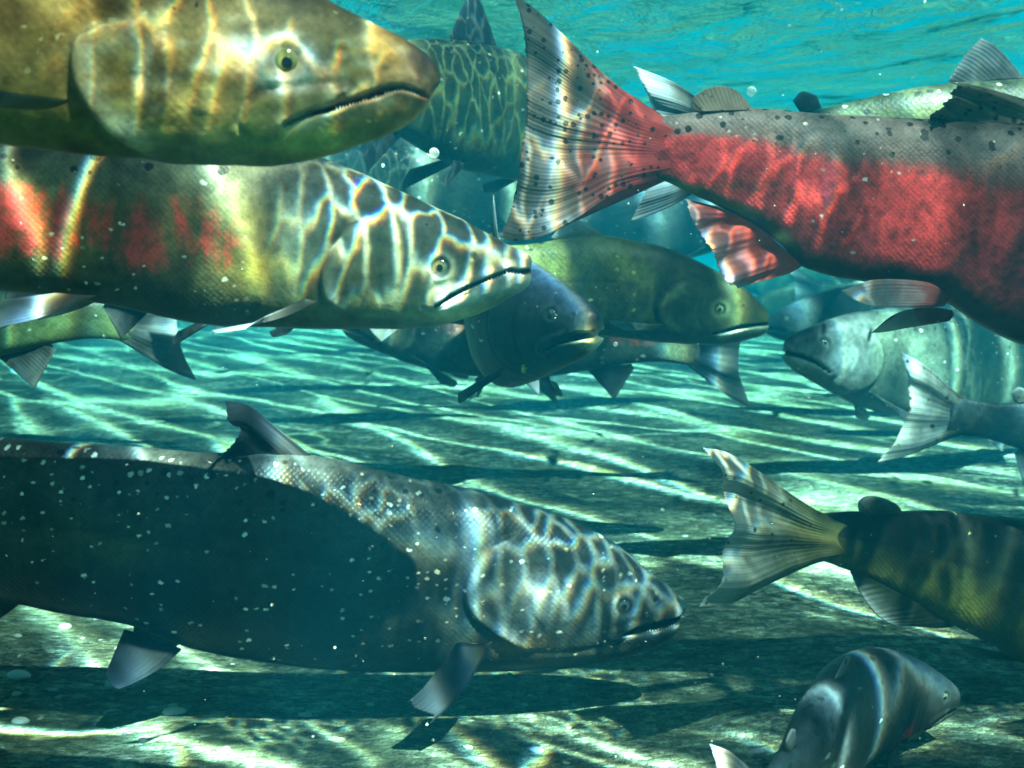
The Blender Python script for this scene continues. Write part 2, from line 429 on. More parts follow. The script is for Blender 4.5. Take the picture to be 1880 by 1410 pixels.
    def teeth(self, pts, size, n, up=True, mat=None):
        '''a row of small conical teeth along one lip, one mesh for each side of the jaw'''
        pl = catmull(pts, n)
        for near in (True, False):
            V, F = [], []
            for i, (x, z) in enumerate(pl):
                y = self.side_y(x, z, near) * .93; h = size * (.7 + .5 * math.sin(i * 2.3) ** 2) * (1 if up else -1); r = size * .26; b = len(V)
                for k in range(6): V.append((x + r * math.cos(k * 1.047), y + r * math.sin(k * 1.047), z - h * .3))
                V.append((x - self.facing * size * .2, y * .99, z + h)); F += [(b + k, b + (k + 1) % 6, b + 6) for k in range(6)]
            me = bpy.data.meshes.new('teeth'); me.from_pydata(self.bend(np.array(V)).tolist(), [], F); me.polygons.foreach_set('use_smooth', np.ones(len(F), bool))
            link('teeth', me, mat, self.root)

    def side_y(self, x, z, near=True):
        k = self.pts[:, 1] <= 0
        p = self.pts[k]; i = np.argsort((p[:, 0] - x) ** 2 + (p[:, 2] - z) ** 2)[:4]
        return p[i, 1].mean() * (1 if near else -1)

    def eye(self, pc, r, mats, both=True, look=(0.0, 0.0)):
        for near in ((True, False) if both else (True,)):
            y = self.side_y(pc[0], pc[1], near); sgn = -1 if near else 1
            e = link('eye', dome('eye'), mats[0], self.root)
            p0 = self.bend(np.array([[pc[0], y - sgn * r * .12, pc[1]]]))[0]; p1 = self.bend(np.array([[pc[0] + .01, y - sgn * r * .12, pc[1]]]))[0]
            yaw = math.atan2(p1[1] - p0[1], p1[0] - p0[0])
            e.location = p0; e.scale = (r, r, r); tilt = .22
            e.rotation_euler = (tilt if near else -tilt, 0, yaw if near else yaw + math.pi)
            pu = link('pupil', dome('pupil', 10, 20, math.pi / 2, .5), mats[1], e)
            pu.scale = (.42, .42, .46); pu.location = (look[0], -.36, look[1])

    def fin(self, name, mat, base, edge, lead=None, rear=None, y0=0.0, flare=0.0, curl=0.0, thick=(.0055, .0010), rays=24, nu=96, nvv=36,
            ragged=.015, wave=.0, parent=None, mirror=False, label=None, sweep=0.0, wave_n=3.0):
        """Coons patch between base and outer edge; lead / rear are the first and last fin ray"""
        base = np.asarray(base); edge = np.asarray(edge)
        lead = np.asarray(lead) if lead is not None else np.array([base[0], edge[0]])
        rear = np.asarray(rear) if rear is not None else np.array([base[-1], edge[-1]])
        B, T = catmull(base, nu), catmull(edge, nu); A, C = catmull(lead, nvv), catmull(rear, nvv)
        u = np.linspace(0, 1, nu)[:, None, None]; v = np.linspace(0, 1, nvv)[None, :, None]
        X = (1 - v) * B[:, None] + v * T[:, None] + (1 - u) * A[None] + u * C[None] \
            - ((1 - u) * (1 - v) * B[0] + u * (1 - v) * B[-1] + (1 - u) * v * T[0] + u * v * T[-1])
        u2, v2 = np.broadcast_to(u[..., 0], X.shape[:2]), np.broadcast_to(v[..., 0], X.shape[:2])
        # ragged outer edge, notched between the rays
        nz = np.abs(np.sin(u2 * rays * math.pi)) ** .6 * .5 + .5 * np.random.default_rng(len(name) + nu + int(1e4 * abs(base[0, 0]))).random(nu)[:, None]
        mid = B.mean(0); X = X + (X - mid) * (-(nz * ragged) * v2 ** 6)[..., None]
        size = np.linalg.norm(T.mean(0) - mid)
        yo = y0 + flare * v2 + curl * v2 ** 2 + sweep * (u2 - .5) * v2 + wave * np.sin(u2 * wave_n * 6.283 + v2 * 2) * v2
        th = (thick[0] * (1 - v2) ** 1.6 + thick[1]) * (1 + .10 * v2 * np.sin(u2 * rays * 6.283)) * np.minimum(1, .25 + 6 * np.minimum(u2, 1 - u2))
        th = th * np.where(v2 >= 1, .3, 1.0)
        sides = []
        for sg in (-1, 1):
            P = np.stack([X[..., 0], yo + sg * th / 2, X[..., 1]], -1); sides.append(P)
        ring = np.concatenate([sides[0], sides[1][:, ::-1]], 1)          # (nu, 2*nvv) closed section
        fu = np.concatenate([u2, u2[:, ::-1]], 1).ravel(); fv = np.concatenate([v2, v2[:, ::-1]], 1).ravel()
        if mirror: ring = ring * np.array([1, -1, 1])
        flat = self.bend(ring.reshape(-1, 3))
        me = grid_mesh(name, flat.reshape(ring.shape), True, dict(fu=fu, fv=fv), caps=True)
        o = link(name, me, mat, parent or self.root)
        if label: o['label'] = label
        return o

SHOAL = 'spawning salmon crowding the shallow river'
def traced(name, label, pl, **kw):
    return Fish(name, label, 'fish', SHOAL, tuple(pl.o), pl.yaw, **kw)
def bend_y(x0, L, amp, phase=0.0, k=1.0):
    def f(P):
        P = np.array(P, float); s = (P[:, 0] - x0) / L
        P[:, 1] += amp * (np.sin(s * 3.0 * k + phase) - math.sin(phase)); return P
    return f


# ------------------------------------------------------------------ setting: bed, water surface, haze
def graded(lo, hi, n, centre, k=2.4):
    t = np.linspace(-1, 1, n); s = np.sinh(t * k) / math.sinh(k)
    return np.where(s < 0, centre + (centre - lo) * s, centre + (hi - centre) * s)

def bed_h(x, y):
    q = np.array([[x, y]]) if np.isscalar(x) else np.stack([np.ravel(x), np.ravel(y)], -1)
    return BED_Z + .010 * lumps(q, 6, 21) + .004 * lumps(q, 19, 22) - .004

def river_bed():
    m = NT('river_bed'); co = m.objco()
    st = m.mapping(co, rot=(0, 0, R(-6)), scale=(.45, 1.0, 1.0))
    a = m.noise(st, 9, 8, .68, .6); b = m.noise(st, 75, 6, .7); g = m.noise(co, 420, 3, .7)
    c = m.mix(m.ramp(a.outputs[0], .32, .68), (.105, .14, .095, 1), (.31, .37, .255, 1))
    c = m.mix(1.0, c, m.ramp(b.outputs[0], .25, .75, .55, 1.45), 'MULTIPLY')
    c = m.mix(1.0, c, m.ramp(g.outputs[0], .28, .72, .5, 1.5), 'MULTIPLY')
    # small pale and dark grit
    v = m.voro(m.mapping(co, scale=(.7, 1, 1)), 85, 'F1', 1.0); s = m.n('ShaderNodeSeparateColor'); m.link(v.outputs['Color'], s.inputs[0])
    spot = m.math('MULTIPLY', m.math('GREATER_THAN', s.outputs[0], .86), m.ramp(v.outputs['Distance'], .2, .34, 1, 0))
    c = m.mix(m.math('MULTIPLY', spot, .75), c, (.5, .52, .47, 1))
    dk = m.math('MULTIPLY', m.math('LESS_THAN', s.outputs[0], .16), m.ramp(v.outputs['Distance'], .25, .42, 1, 0))
    c = m.mix(m.math('MULTIPLY', dk, .7), c, (.05, .06, .055, 1))
    gv = m.voro(m.mapping(m.vmath('ADD', co, m.vmath('SCALE', b.outputs['Color'], .012)), scale=(.75, 1, 1)), 62, 'F1', 1.0); gs = m.n('ShaderNodeSeparateColor'); m.link(gv.outputs['Color'], gs.inputs[0])
    g2 = m.voro(m.mapping(co, scale=(.8, 1, 1)), 190, 'F1', 1.0); g2s = m.n('ShaderNodeSeparateColor'); m.link(g2.outputs['Color'], g2s.inputs[0])
    c = m.mix(1.0, c, m.math('MULTIPLY', m.ramp(gs.outputs[0], 0, 1, .55, 1.5, False), m.ramp(gv.outputs['Distance'], .35, .75, 1.0, .6)), 'MULTIPLY')
    c = m.mix(1.0, c, m.ramp(g2s.outputs[0], 0, 1, .45, 1.65, False), 'MULTIPLY')
    al = m.noise(co, 3.2, 5, .6, .8)                       # thin algae film
    c = m.mix(m.ramp(al.outputs[0], .45, .7, 0, .55), c, (.15, .19, .075, 1))
    h = m.math('ADD', m.math('MULTIPLY', b.outputs[0], 1.0), m.math('ADD', m.math('MULTIPLY', g.outputs[0], .55), m.math('ADD', m.math('MULTIPLY', spot, .35), m.math('ADD', m.math('MULTIPLY', gv.outputs['Distance'], -.9), m.math('MULTIPLY', g2.outputs['Distance'], -.4)))))
    p = m.principled(Base_Color=c, Roughness=.85, Normal=m.bump(h, 1.0, .030)); p.inputs['Specular IOR Level'].default_value = .15
    m.link(p.outputs[0], m.out.inputs[0])
    x = graded(-30, 30, 260, 0.1, 5.0); y = graded(-8, 60, 300, 1.6, 4.6)
    X, Y = np.meshgrid(x, y, indexing='ij'); z = bed_h(X, Y)
    me = grid_mesh('river_bed', np.stack([X, Y, z.reshape(X.shape)], -1))
    o = link('river_bed', me, m.m); tag(o, kind='structure')
river_bed()

def water_surface():
    """rippled sheet: Fresnel mirror from below, with bright sun lines painted into its transmission colour"""
    m = NT('water_surface'); co = m.objco()
    az = math.atan2(SUN.y, SUN.x)
    def caustic(scale, stretch, wid, power, off, seed, warp=1.15):
        '''three channels of painted caustic lines; the red, green and blue patterns are offset slightly'''
        v = m.mapping(co, loc=(seed, seed * .7, 0))
        r = m.mapping(v, rot=(0, 0, -az)); r = m.mapping(r, scale=(1.0 / stretch, 1, 1))
        wn = m.noise(r, scale * .55, 3, .55, 0, '2D')
        wv = m.vmath('ADD', r, m.vmath('SCALE', m.vmath('SUBTRACT', wn.outputs['Color'], (.5, .5, .5)), warp / scale))
        wloc = m.ramp(m.noise(r, scale * .9, 3, .5, 0, '2D').outputs[0], .3, .7, wid * .4, wid * 1.7)
        res = []
        for o in (-off, 0, off * 1.15):
            vv = m.vmath('ADD', wv, (o / stretch, o * .45, 0))
            e = m.math('DIVIDE', m.voro(vv, scale, 'DISTANCE_TO_EDGE', 1.0, '2D').outputs['Distance'], wloc)
            l = m.math('POWER', m.math('DIVIDE', 1.0, m.math('ADD', 1.0, m.math('MULTIPLY', e, e))), power)
            res.append(m.math('MAXIMUM', m.math('SUBTRACT', m.math('MULTIPLY', l, 1.05), .05), 0.0))
        return res
    pos = m.n('ShaderNodeNewGeometry').outputs['Position']
    def patches(base, spots):
        t = base
        for (c, r, k) in spots:
            dd = m.vmath('DISTANCE', m.vmath('MULTIPLY', pos, (1, 1, 0)), (c[0], c[1], 0))
            g = m.ramp(dd, r * .35, r, k, 0.0)
            t = m.math('MAXIMUM', t, g) if k > 0 else m.math('ADD', t, g)
        return t
    azm = m.mapping(m.mapping(co, rot=(0, 0, -az)), scale=(.16, 1, 1))
    n_big = m.noise(azm, 4.2, 3, .5, .3, '2D').outputs[0]
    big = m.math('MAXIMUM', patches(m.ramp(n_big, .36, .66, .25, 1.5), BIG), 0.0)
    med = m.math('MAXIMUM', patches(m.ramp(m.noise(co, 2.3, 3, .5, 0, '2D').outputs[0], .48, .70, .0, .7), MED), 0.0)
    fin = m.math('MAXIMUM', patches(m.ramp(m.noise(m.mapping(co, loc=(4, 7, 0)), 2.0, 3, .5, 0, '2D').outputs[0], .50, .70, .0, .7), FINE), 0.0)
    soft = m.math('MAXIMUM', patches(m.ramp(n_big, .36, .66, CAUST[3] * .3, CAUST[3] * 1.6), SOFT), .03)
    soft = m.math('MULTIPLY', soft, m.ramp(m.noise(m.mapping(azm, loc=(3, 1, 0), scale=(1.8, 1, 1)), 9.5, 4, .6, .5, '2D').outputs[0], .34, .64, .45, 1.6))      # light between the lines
    C1 = caustic(6.4, 6.5, .070, 1.4, .0036, 3.1, .9); C2 = caustic(7.5, 1.6, .050, 1.5, .0016, 9.7); C3 = caustic(58.0, 1.7, .080, 1.5, .0011, 5.3)
    ch = []
    for k in range(3):
        t = m.math('MULTIPLY', m.math('MULTIPLY', C1[k], big), CAUST[0])
        t = m.math('ADD', t, m.math('MULTIPLY', m.math('MULTIPLY', C2[k], med), CAUST[1]))
        t = m.math('ADD', t, m.math('MULTIPLY', m.math('MULTIPLY', C3[k], fin), CAUST[2]))
        ch.append(m.math('MULTIPLY', m.math('ADD', t, soft), (.92, 1.0, .92)[k]))
    cc = m.n('ShaderNodeCombineColor'); [m.link(c, cc.inputs[i]) for i, c in enumerate(ch)]
    fl = m.mapping(co, rot=(0, 0, R(12)), scale=(1.0, .42, 1.0))
    h = m.math('ADD', m.math('MULTIPLY', m.noise(fl, 3.2, 3, .5, .4).outputs[0], 1.0),
               m.math('ADD', m.math('MULTIPLY', m.noise(fl, 11, 4, .55, .5).outputs[0], .30), m.math('MULTIPLY', m.math('ADD', m.noise(fl, 40, 4, .6, .4).outputs[0], m.math('MULTIPLY', m.noise(fl, 110, 3, .6).outputs[0], .35)), .045)))
    nb = m.bump(h, 1.0, .27)
    hl = m.math('ADD', m.noise(fl, 3.2, 3, .5, .4).outputs[0], m.math('MULTIPLY', m.noise(fl, 11, 2, .5, .5).outputs[0], .2))
    nlow = m.bump(hl, 1.0, .09)
    fr = m.n('ShaderNodeFresnel'); fr.inputs['IOR'].default_value = 1.33; m.link(nlow, fr.inputs['Normal'])
    gl = m.n('ShaderNodeBsdfGlossy'); gl.inputs['Roughness'].default_value = .04; gl.inputs['Color'].default_value = (.62, 1, .92, 1); m.link(nb, gl.inputs['Normal'])
    # the painted lines colour only rays along the sun; sky light passes evenly
    inc = m.n('ShaderNodeNewGeometry').outputs['Incoming']
    toward = m.math('ABSOLUTE', m.vmath('DOT_PRODUCT', inc, tuple(SUN)))
    tp = m.n('ShaderNodeBsdfTransparent'); m.link(m.mix(m.ramp(toward, .955, .99), (.50, .72, .62, 1), cc.outputs[0]), tp.inputs[0])
    mx = m.n('ShaderNodeMixShader'); m.link(fr.outputs[0], mx.inputs[0]); m.link(tp.outputs[0], mx.inputs[1]); m.link(gl.outputs[0], mx.inputs[2])
    m.link(mx.outputs[0], m.out.inputs[0])
    x = graded(-30, 30, 200, .3, 4.5); y = graded(-8, 60, 260, 2.0, 4.5)
    X, Y = np.meshgrid(x, y, indexing='ij'); q = np.stack([X.ravel(), Y.ravel()], -1)
    z = SURF_Z + .007 * lumps(q * np.array([1, .6]), 9, 31) + .003 * lumps(q, 24, 32)
    me = grid_mesh('water_surface', np.stack([X, Y, z.reshape(X.shape)], -1)[:, ::-1])
    o = link('water_surface', me, m.m); tag(o, kind='structure')
def surf_over(px, py, depth):
    p = point(px, py, depth); s = np.array(SUN); return (p + s * ((SURF_Z - p[2]) / s[2]))[:2]
CAUST = (6.8, 6.0, 4.0, .25)
BH, CH = surf_over(740, 480, .86), surf_over(1060, 1080, 1.07)
BIG = [(surf_over(1600, 200, 1.36), .12, -1.2), (surf_over(250, 430, .84), .15, -.7), (surf_over(835, 1010, 1.055), .05, 2.4), (surf_over(1200, 760, 2.9), 2.2, 1.1), (surf_over(880, 200, 1.65), .22, -1.0), (surf_over(950, 590, 1.25), .10, -1.2), (surf_over(1090, 460, 1.6), .12, -1.2), (surf_over(400, 150, .63), .21, -2.0), (surf_over(1650, 240, 1.0), .24, -.9), (surf_over(1620, 1300, .97), .12, 1.3), (surf_over(1780, 1050, 1.08), .25, -1.8), (BH, .13, -1.6), (CH, .22, -1.2), (surf_over(150, 1360, 1.035), .09, 1.6), (surf_over(1050, 1400, .99), .12, 1.4)]  # BIG to SOFT
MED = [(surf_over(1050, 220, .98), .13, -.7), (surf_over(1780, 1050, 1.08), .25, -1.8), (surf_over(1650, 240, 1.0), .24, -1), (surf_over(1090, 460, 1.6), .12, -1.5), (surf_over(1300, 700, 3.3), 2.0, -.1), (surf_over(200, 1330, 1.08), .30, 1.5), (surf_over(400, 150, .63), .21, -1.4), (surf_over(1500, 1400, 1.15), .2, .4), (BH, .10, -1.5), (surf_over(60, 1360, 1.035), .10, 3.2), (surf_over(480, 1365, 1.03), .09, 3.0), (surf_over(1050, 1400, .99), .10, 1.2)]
FINE = [(surf_over(300, 1330, 1.08), .3, -1.5), (surf_over(1000, 1330, 1.08), .3, -1.5), (BH, .115, 1.3), (CH, .14, 1.5), (surf_over(880, 200, 1.7), .25, .45), (surf_over(1000, 400, .98), .07, .8), (surf_over(450, 100, .63), .11, .42), (surf_over(300, 1370, 1.02), .075, -2.0), (surf_over(900, 1370, 1.02), .1, -2.0)]
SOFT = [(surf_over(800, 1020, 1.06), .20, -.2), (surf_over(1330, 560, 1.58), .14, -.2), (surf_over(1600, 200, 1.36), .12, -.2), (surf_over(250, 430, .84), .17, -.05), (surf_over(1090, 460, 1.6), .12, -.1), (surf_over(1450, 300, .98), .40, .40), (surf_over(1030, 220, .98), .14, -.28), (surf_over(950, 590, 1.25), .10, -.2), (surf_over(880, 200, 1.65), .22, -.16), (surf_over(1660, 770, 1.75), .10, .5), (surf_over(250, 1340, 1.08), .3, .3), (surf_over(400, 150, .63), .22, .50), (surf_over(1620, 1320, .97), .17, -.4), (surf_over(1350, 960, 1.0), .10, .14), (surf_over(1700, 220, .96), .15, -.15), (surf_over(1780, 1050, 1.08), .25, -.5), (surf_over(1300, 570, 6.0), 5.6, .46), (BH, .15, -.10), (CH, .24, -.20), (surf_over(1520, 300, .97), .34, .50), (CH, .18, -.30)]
water_surface()

def haze():
    m = NT('haze')
    v = m.n('ShaderNodeVolumePrincipled'); v.inputs['Color'].default_value = (.001, .09, .145, 1); v.inputs['Absorption Color'].default_value = (.015, .68, .78, 1)
    v.inputs['Density'].default_value = HAZE; v.inputs['Anisotropy'].default_value = .25
    m.link(v.outputs[0], m.out.inputs['Volume'])
    lo = (-34, -10, BED_Z - 1.0); hi = (34, 64, SURF_Z + .06)
    V = [(x, y, z) for x in (lo[0], hi[0]) for y in (lo[1], hi[1]) for z in (lo[2], hi[2])]
    F = np.array([(0, 1, 3, 2), (4, 6, 7, 5), (0, 4, 5, 1), (2, 3, 7, 6), (0, 2, 6, 4), (1, 5, 7, 3)])
    o = link('haze', raw_mesh('haze', np.array(V), F, smooth=False), m.m); tag(o, kind='stuff')
HAZE = 0.40
haze()

def added_tree_ring():
    '''unseen tree ring added to block low sky and colour glints through the ripples'''
    m = NT('added_tree_ring'); co = m.objco(); n = m.noise(co, .5, 8, .7)
    c = m.mix(m.ramp(n.outputs[0], .3, .7), (.02, .04, .012, 1), (.09, .15, .035, 1))
    p = m.principled(Base_Color=c, Roughness=.9, Normal=m.bump(n.outputs[0], 1, 2.0)); m.link(p.outputs[0], m.out.inputs[0])
    a = np.linspace(0, 2 * math.pi, 240); v = np.linspace(0, 1, 24)
    A, V = np.meshgrid(a, v, indexing='ij'); q2 = np.stack([np.cos(A).ravel(), np.sin(A).ravel(), V.ravel() * .4], -1)
    k = lumps(q2, 18, 51).reshape(A.shape) + .5 * lumps(q2, 60, 52).reshape(A.shape)
    k[-1] = k[0]; rad = 84 + 10 * V + 2.2 * k; h = 17 + 4.5 * np.repeat(k[:, -1:], 24, 1)
    X = np.stack([rad * np.cos(A), 20 + rad * np.sin(A), SURF_Z - 1.5 + h * V], -1)
    o = link('added_tree_ring', grid_mesh('added_tree_ring', X), m.m); tag(o, kind='structure')
added_tree_ring()

# ------------------------------------------------------------------ the traced salmon
W_STD = [(0, .78), (.03, .66), (.1, .56), (.2, .52), (.4, .5), (.65, .46), (.85, .36), (.95, .26), (1, .16)]

_t = NT('tooth'); _p = _t.principled(Base_Color=(.5, .48, .4, 1), Roughness=.35); _t.link(_p.outputs[0], _t.out.inputs[0]); TOOTH = _t.m

def gold_salmon():
    pl = Plane(500, 130, .665, 2); N = near_fn(pl, (808, 150), .04)
    f = traced('salmon', 'big golden olive salmon head in profile at upper left, dark mouth slit and yellow eye', pl, bend=bend_y(.25, 1.0, .02))
    top = pl([(809, 150), (807.5, 141), (799, 120), (779, 100), (743, 77), (694, 53), (645, 27), (596, 0), (500, -44), (400, -80), (250, -118), (0, -158), (-300, -180), (-700, -165), (-1050, -110), (-1230, -60), (-1330, -55)])
    bot = pl([(809, 150), (806, 158), (796, 170), (786, 183), (775, 208), (755, 228), (718, 247), (669, 267), (620, 286), (571, 300), (498, 311), (400, 309), (290, 301), (179, 289), (0, 268), (-300, 235), (-700, 190), (-1050, 130), (-1230, 95), (-1330, 95)])
    gap_u = [(789, 178), (760, 166), (738, 160), (718, 159), (690, 166), (657, 177), (608, 194), (560, 206), (520, 226)]
    gap_l = [(786, 186), (765, 178), (740, 169), (715, 174), (690, 183), (657, 191), (608, 205), (565, 214), (520, 231)]
    feats = [
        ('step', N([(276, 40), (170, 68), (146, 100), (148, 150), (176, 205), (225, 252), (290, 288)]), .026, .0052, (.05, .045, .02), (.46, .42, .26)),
        ('groove', N([(318, 58), (290, 76), (276, 100), (264, 140), (270, 175)]), .0032, .0022, (.60, .56, .38), .5),
        ('ridge', N([(268, 84), (258, 110), (254, 140)]), .003, .0014),
        ('plate', N([(640, 163), (590, 166), (520, 169), (480, 180), (456, 200), (444, 228), (460, 244), (498, 245), (524, 224), (560, 205), (610, 190)]), .0022, .0024, (.18, .16, .045)),
        ('groove', N([(640, 106), (632, 130), (626, 158)]), .003, .001, (.5, .46, .3), .45),
        ('groove', N([(440, 262), (360, 276), (270, 270)]), .0035, .0016, (.10, .10, .03), .5),
        ('groove', N([(520, 284), (420, 292), (320, 288)]), .003, .0014, (.09, .10, .03), .5),
        ('ridge', N([(360, 118), (372, 160), (366, 210)]), .008, .0012),
        ('gap', np.vstack([N(gap_u), N(gap_l)[::-1]]), .0030, .0013, (.46, .34, .19), N(gap_l[0:])),
        ('ridge', N([(798, 160), (760, 152), (718, 149), (669, 160), (620, 180)]), .0045, .0016, (.40, .28, .12), .5),
        ('eye', N([(525, 115)])[0], .0072, (.52, .53, .44)),
        ('pit', N([(629, 96)])[0], .0026),
    ]
    rb = [(0, (0.062, 0.06, 0.0126)), (.12, (0.0806, 0.075, 0.0147)), (.3, (0.1612, 0.1, 0.0294)), (.55, (0.1736, 0.095, 0.0252)), (.75, (0.1054, 0.065, 0.0189)), (.88, (0.0434, 0.035, 0.0126)), (1, (0.0279, 0.025, 0.0126))]
    rh = [(0, (0.0496, 0.055, 0.0084)), (.12, (0.093, 0.085, 0.0147)), (.24, (0.1798, 0.125, 0.0336)), (.5, (0.1922, 0.1175, 0.0273)), (.7, (0.1364, 0.085, 0.021)), (.82, (0.062, 0.0475, 0.0168)), (1, (0.0279, 0.025, 0.0126))]
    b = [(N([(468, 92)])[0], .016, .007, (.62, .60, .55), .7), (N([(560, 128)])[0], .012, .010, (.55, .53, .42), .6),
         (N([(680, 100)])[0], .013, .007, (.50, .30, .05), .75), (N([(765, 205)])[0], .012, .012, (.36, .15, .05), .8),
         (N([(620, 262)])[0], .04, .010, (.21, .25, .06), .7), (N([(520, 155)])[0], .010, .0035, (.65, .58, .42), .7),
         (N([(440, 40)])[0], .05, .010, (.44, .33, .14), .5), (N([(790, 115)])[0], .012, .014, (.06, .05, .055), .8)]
    rr = np.random.default_rng(5)
    for k in range(110):           # gold and dark flecks over cheek and gill cover
        px, py = rr.uniform(170, 760), rr.uniform(20, 265); s = rr.uniform(.0012, .0038)
        if py > 40 + (px - 500) * .2 and py < 260: b.append((N([(px, py)])[0], s * rr.uniform(1.2, 2.6), s, [(.42, .30, .09), (.48, .42, .25), (.05, .05, .02), (.34, .19, .05)][k % 4], rr.uniform(.35, .75)))
    f.body(top, bot, skin_mat('golden_skin', spot_size=.30, spot_scale=80, scale_freq=200, glint=.90, glint_col=(.62, .50, .22), mottle=.75, seed=2, rough=.45),
           rb, rh, .34, [(0, .85), (.02, .75), (.06, .60), (.14, .54), (.25, .52), (.45, .5), (.7, .44), (.9, .3), (1, .18)], feats, ns=520, nv=170, dense=.72, blobs=b, zc=.48, head_spots=.9, head_glint=.55)
    f.teeth(N([(770, 183), (740, 173), (715, 178), (690, 187), (657, 195), (620, 205)]), .0022, 26, True, TOOTH)
    f.eye(N([(525, 115)])[0], .0066, eye_mats('gold', (.17, .18, .05), (.06, .09, .05)), look=(.12, .0))
    dk = fin_mat('gold_fin', (.08, .085, .05), (.10, .12, .11), 22, spots=.2, seed=1)
    f.fin('pectoral_fin', dk, pl([(150, 190), (110, 204), (64, 208)], .045), pl([(-60, 170), (-70, 190), (-30, 206)], .07), y0=-.045, flare=-.05, rays=12)
    f.fin('pectoral_fin', dk, pl([(150, 190), (110, 204), (64, 208)], .045), pl([(-60, 170), (-70, 190), (-30, 206)], .07), y0=-.045, flare=-.05, rays=12, mirror=True)
    f.fin('dorsal_fin', dk, pl([(-300, -172), (-420, -176), (-560, -168)]), pl([(-470, -330), (-540, -270), (-590, -180)]), thick=(.006, .001))
    f.fin('pelvic_fin', dk, pl([(-560, 200), (-600, 196), (-640, 190)]), pl([(-700, 290), (-720, 260), (-730, 215)]), y0=-.02, flare=-.03, rays=10)
    f.fin('pelvic_fin', dk, pl([(-560, 200), (-600, 196), (-640, 190)]), pl([(-700, 290), (-720, 260), (-730, 215)]), y0=-.02, flare=-.03, rays=10, mirror=True)
    f.fin('anal_fin', dk, pl([(-860, 158), (-950, 142), (-1040, 128)]), pl([(-960, 270), (-1010, 220), (-1060, 140)]))
    f.fin('adipose_fin', dk, pl([(-980, -122), (-1020, -113), (-1050, -104)]), pl([(-1010, -160), (-1060, -165), (-1085, -135)]), thick=(.007, .004), rays=3)
    f.fin('tail_fin', dk, pl([(-1300, -52), (-1330, 20), (-1300, 92)]), pl([(-1540, -200), (-1500, -80), (-1480, 30), (-1500, 140), (-1540, 250)]), thick=(.010, .001))
gold_salmon()

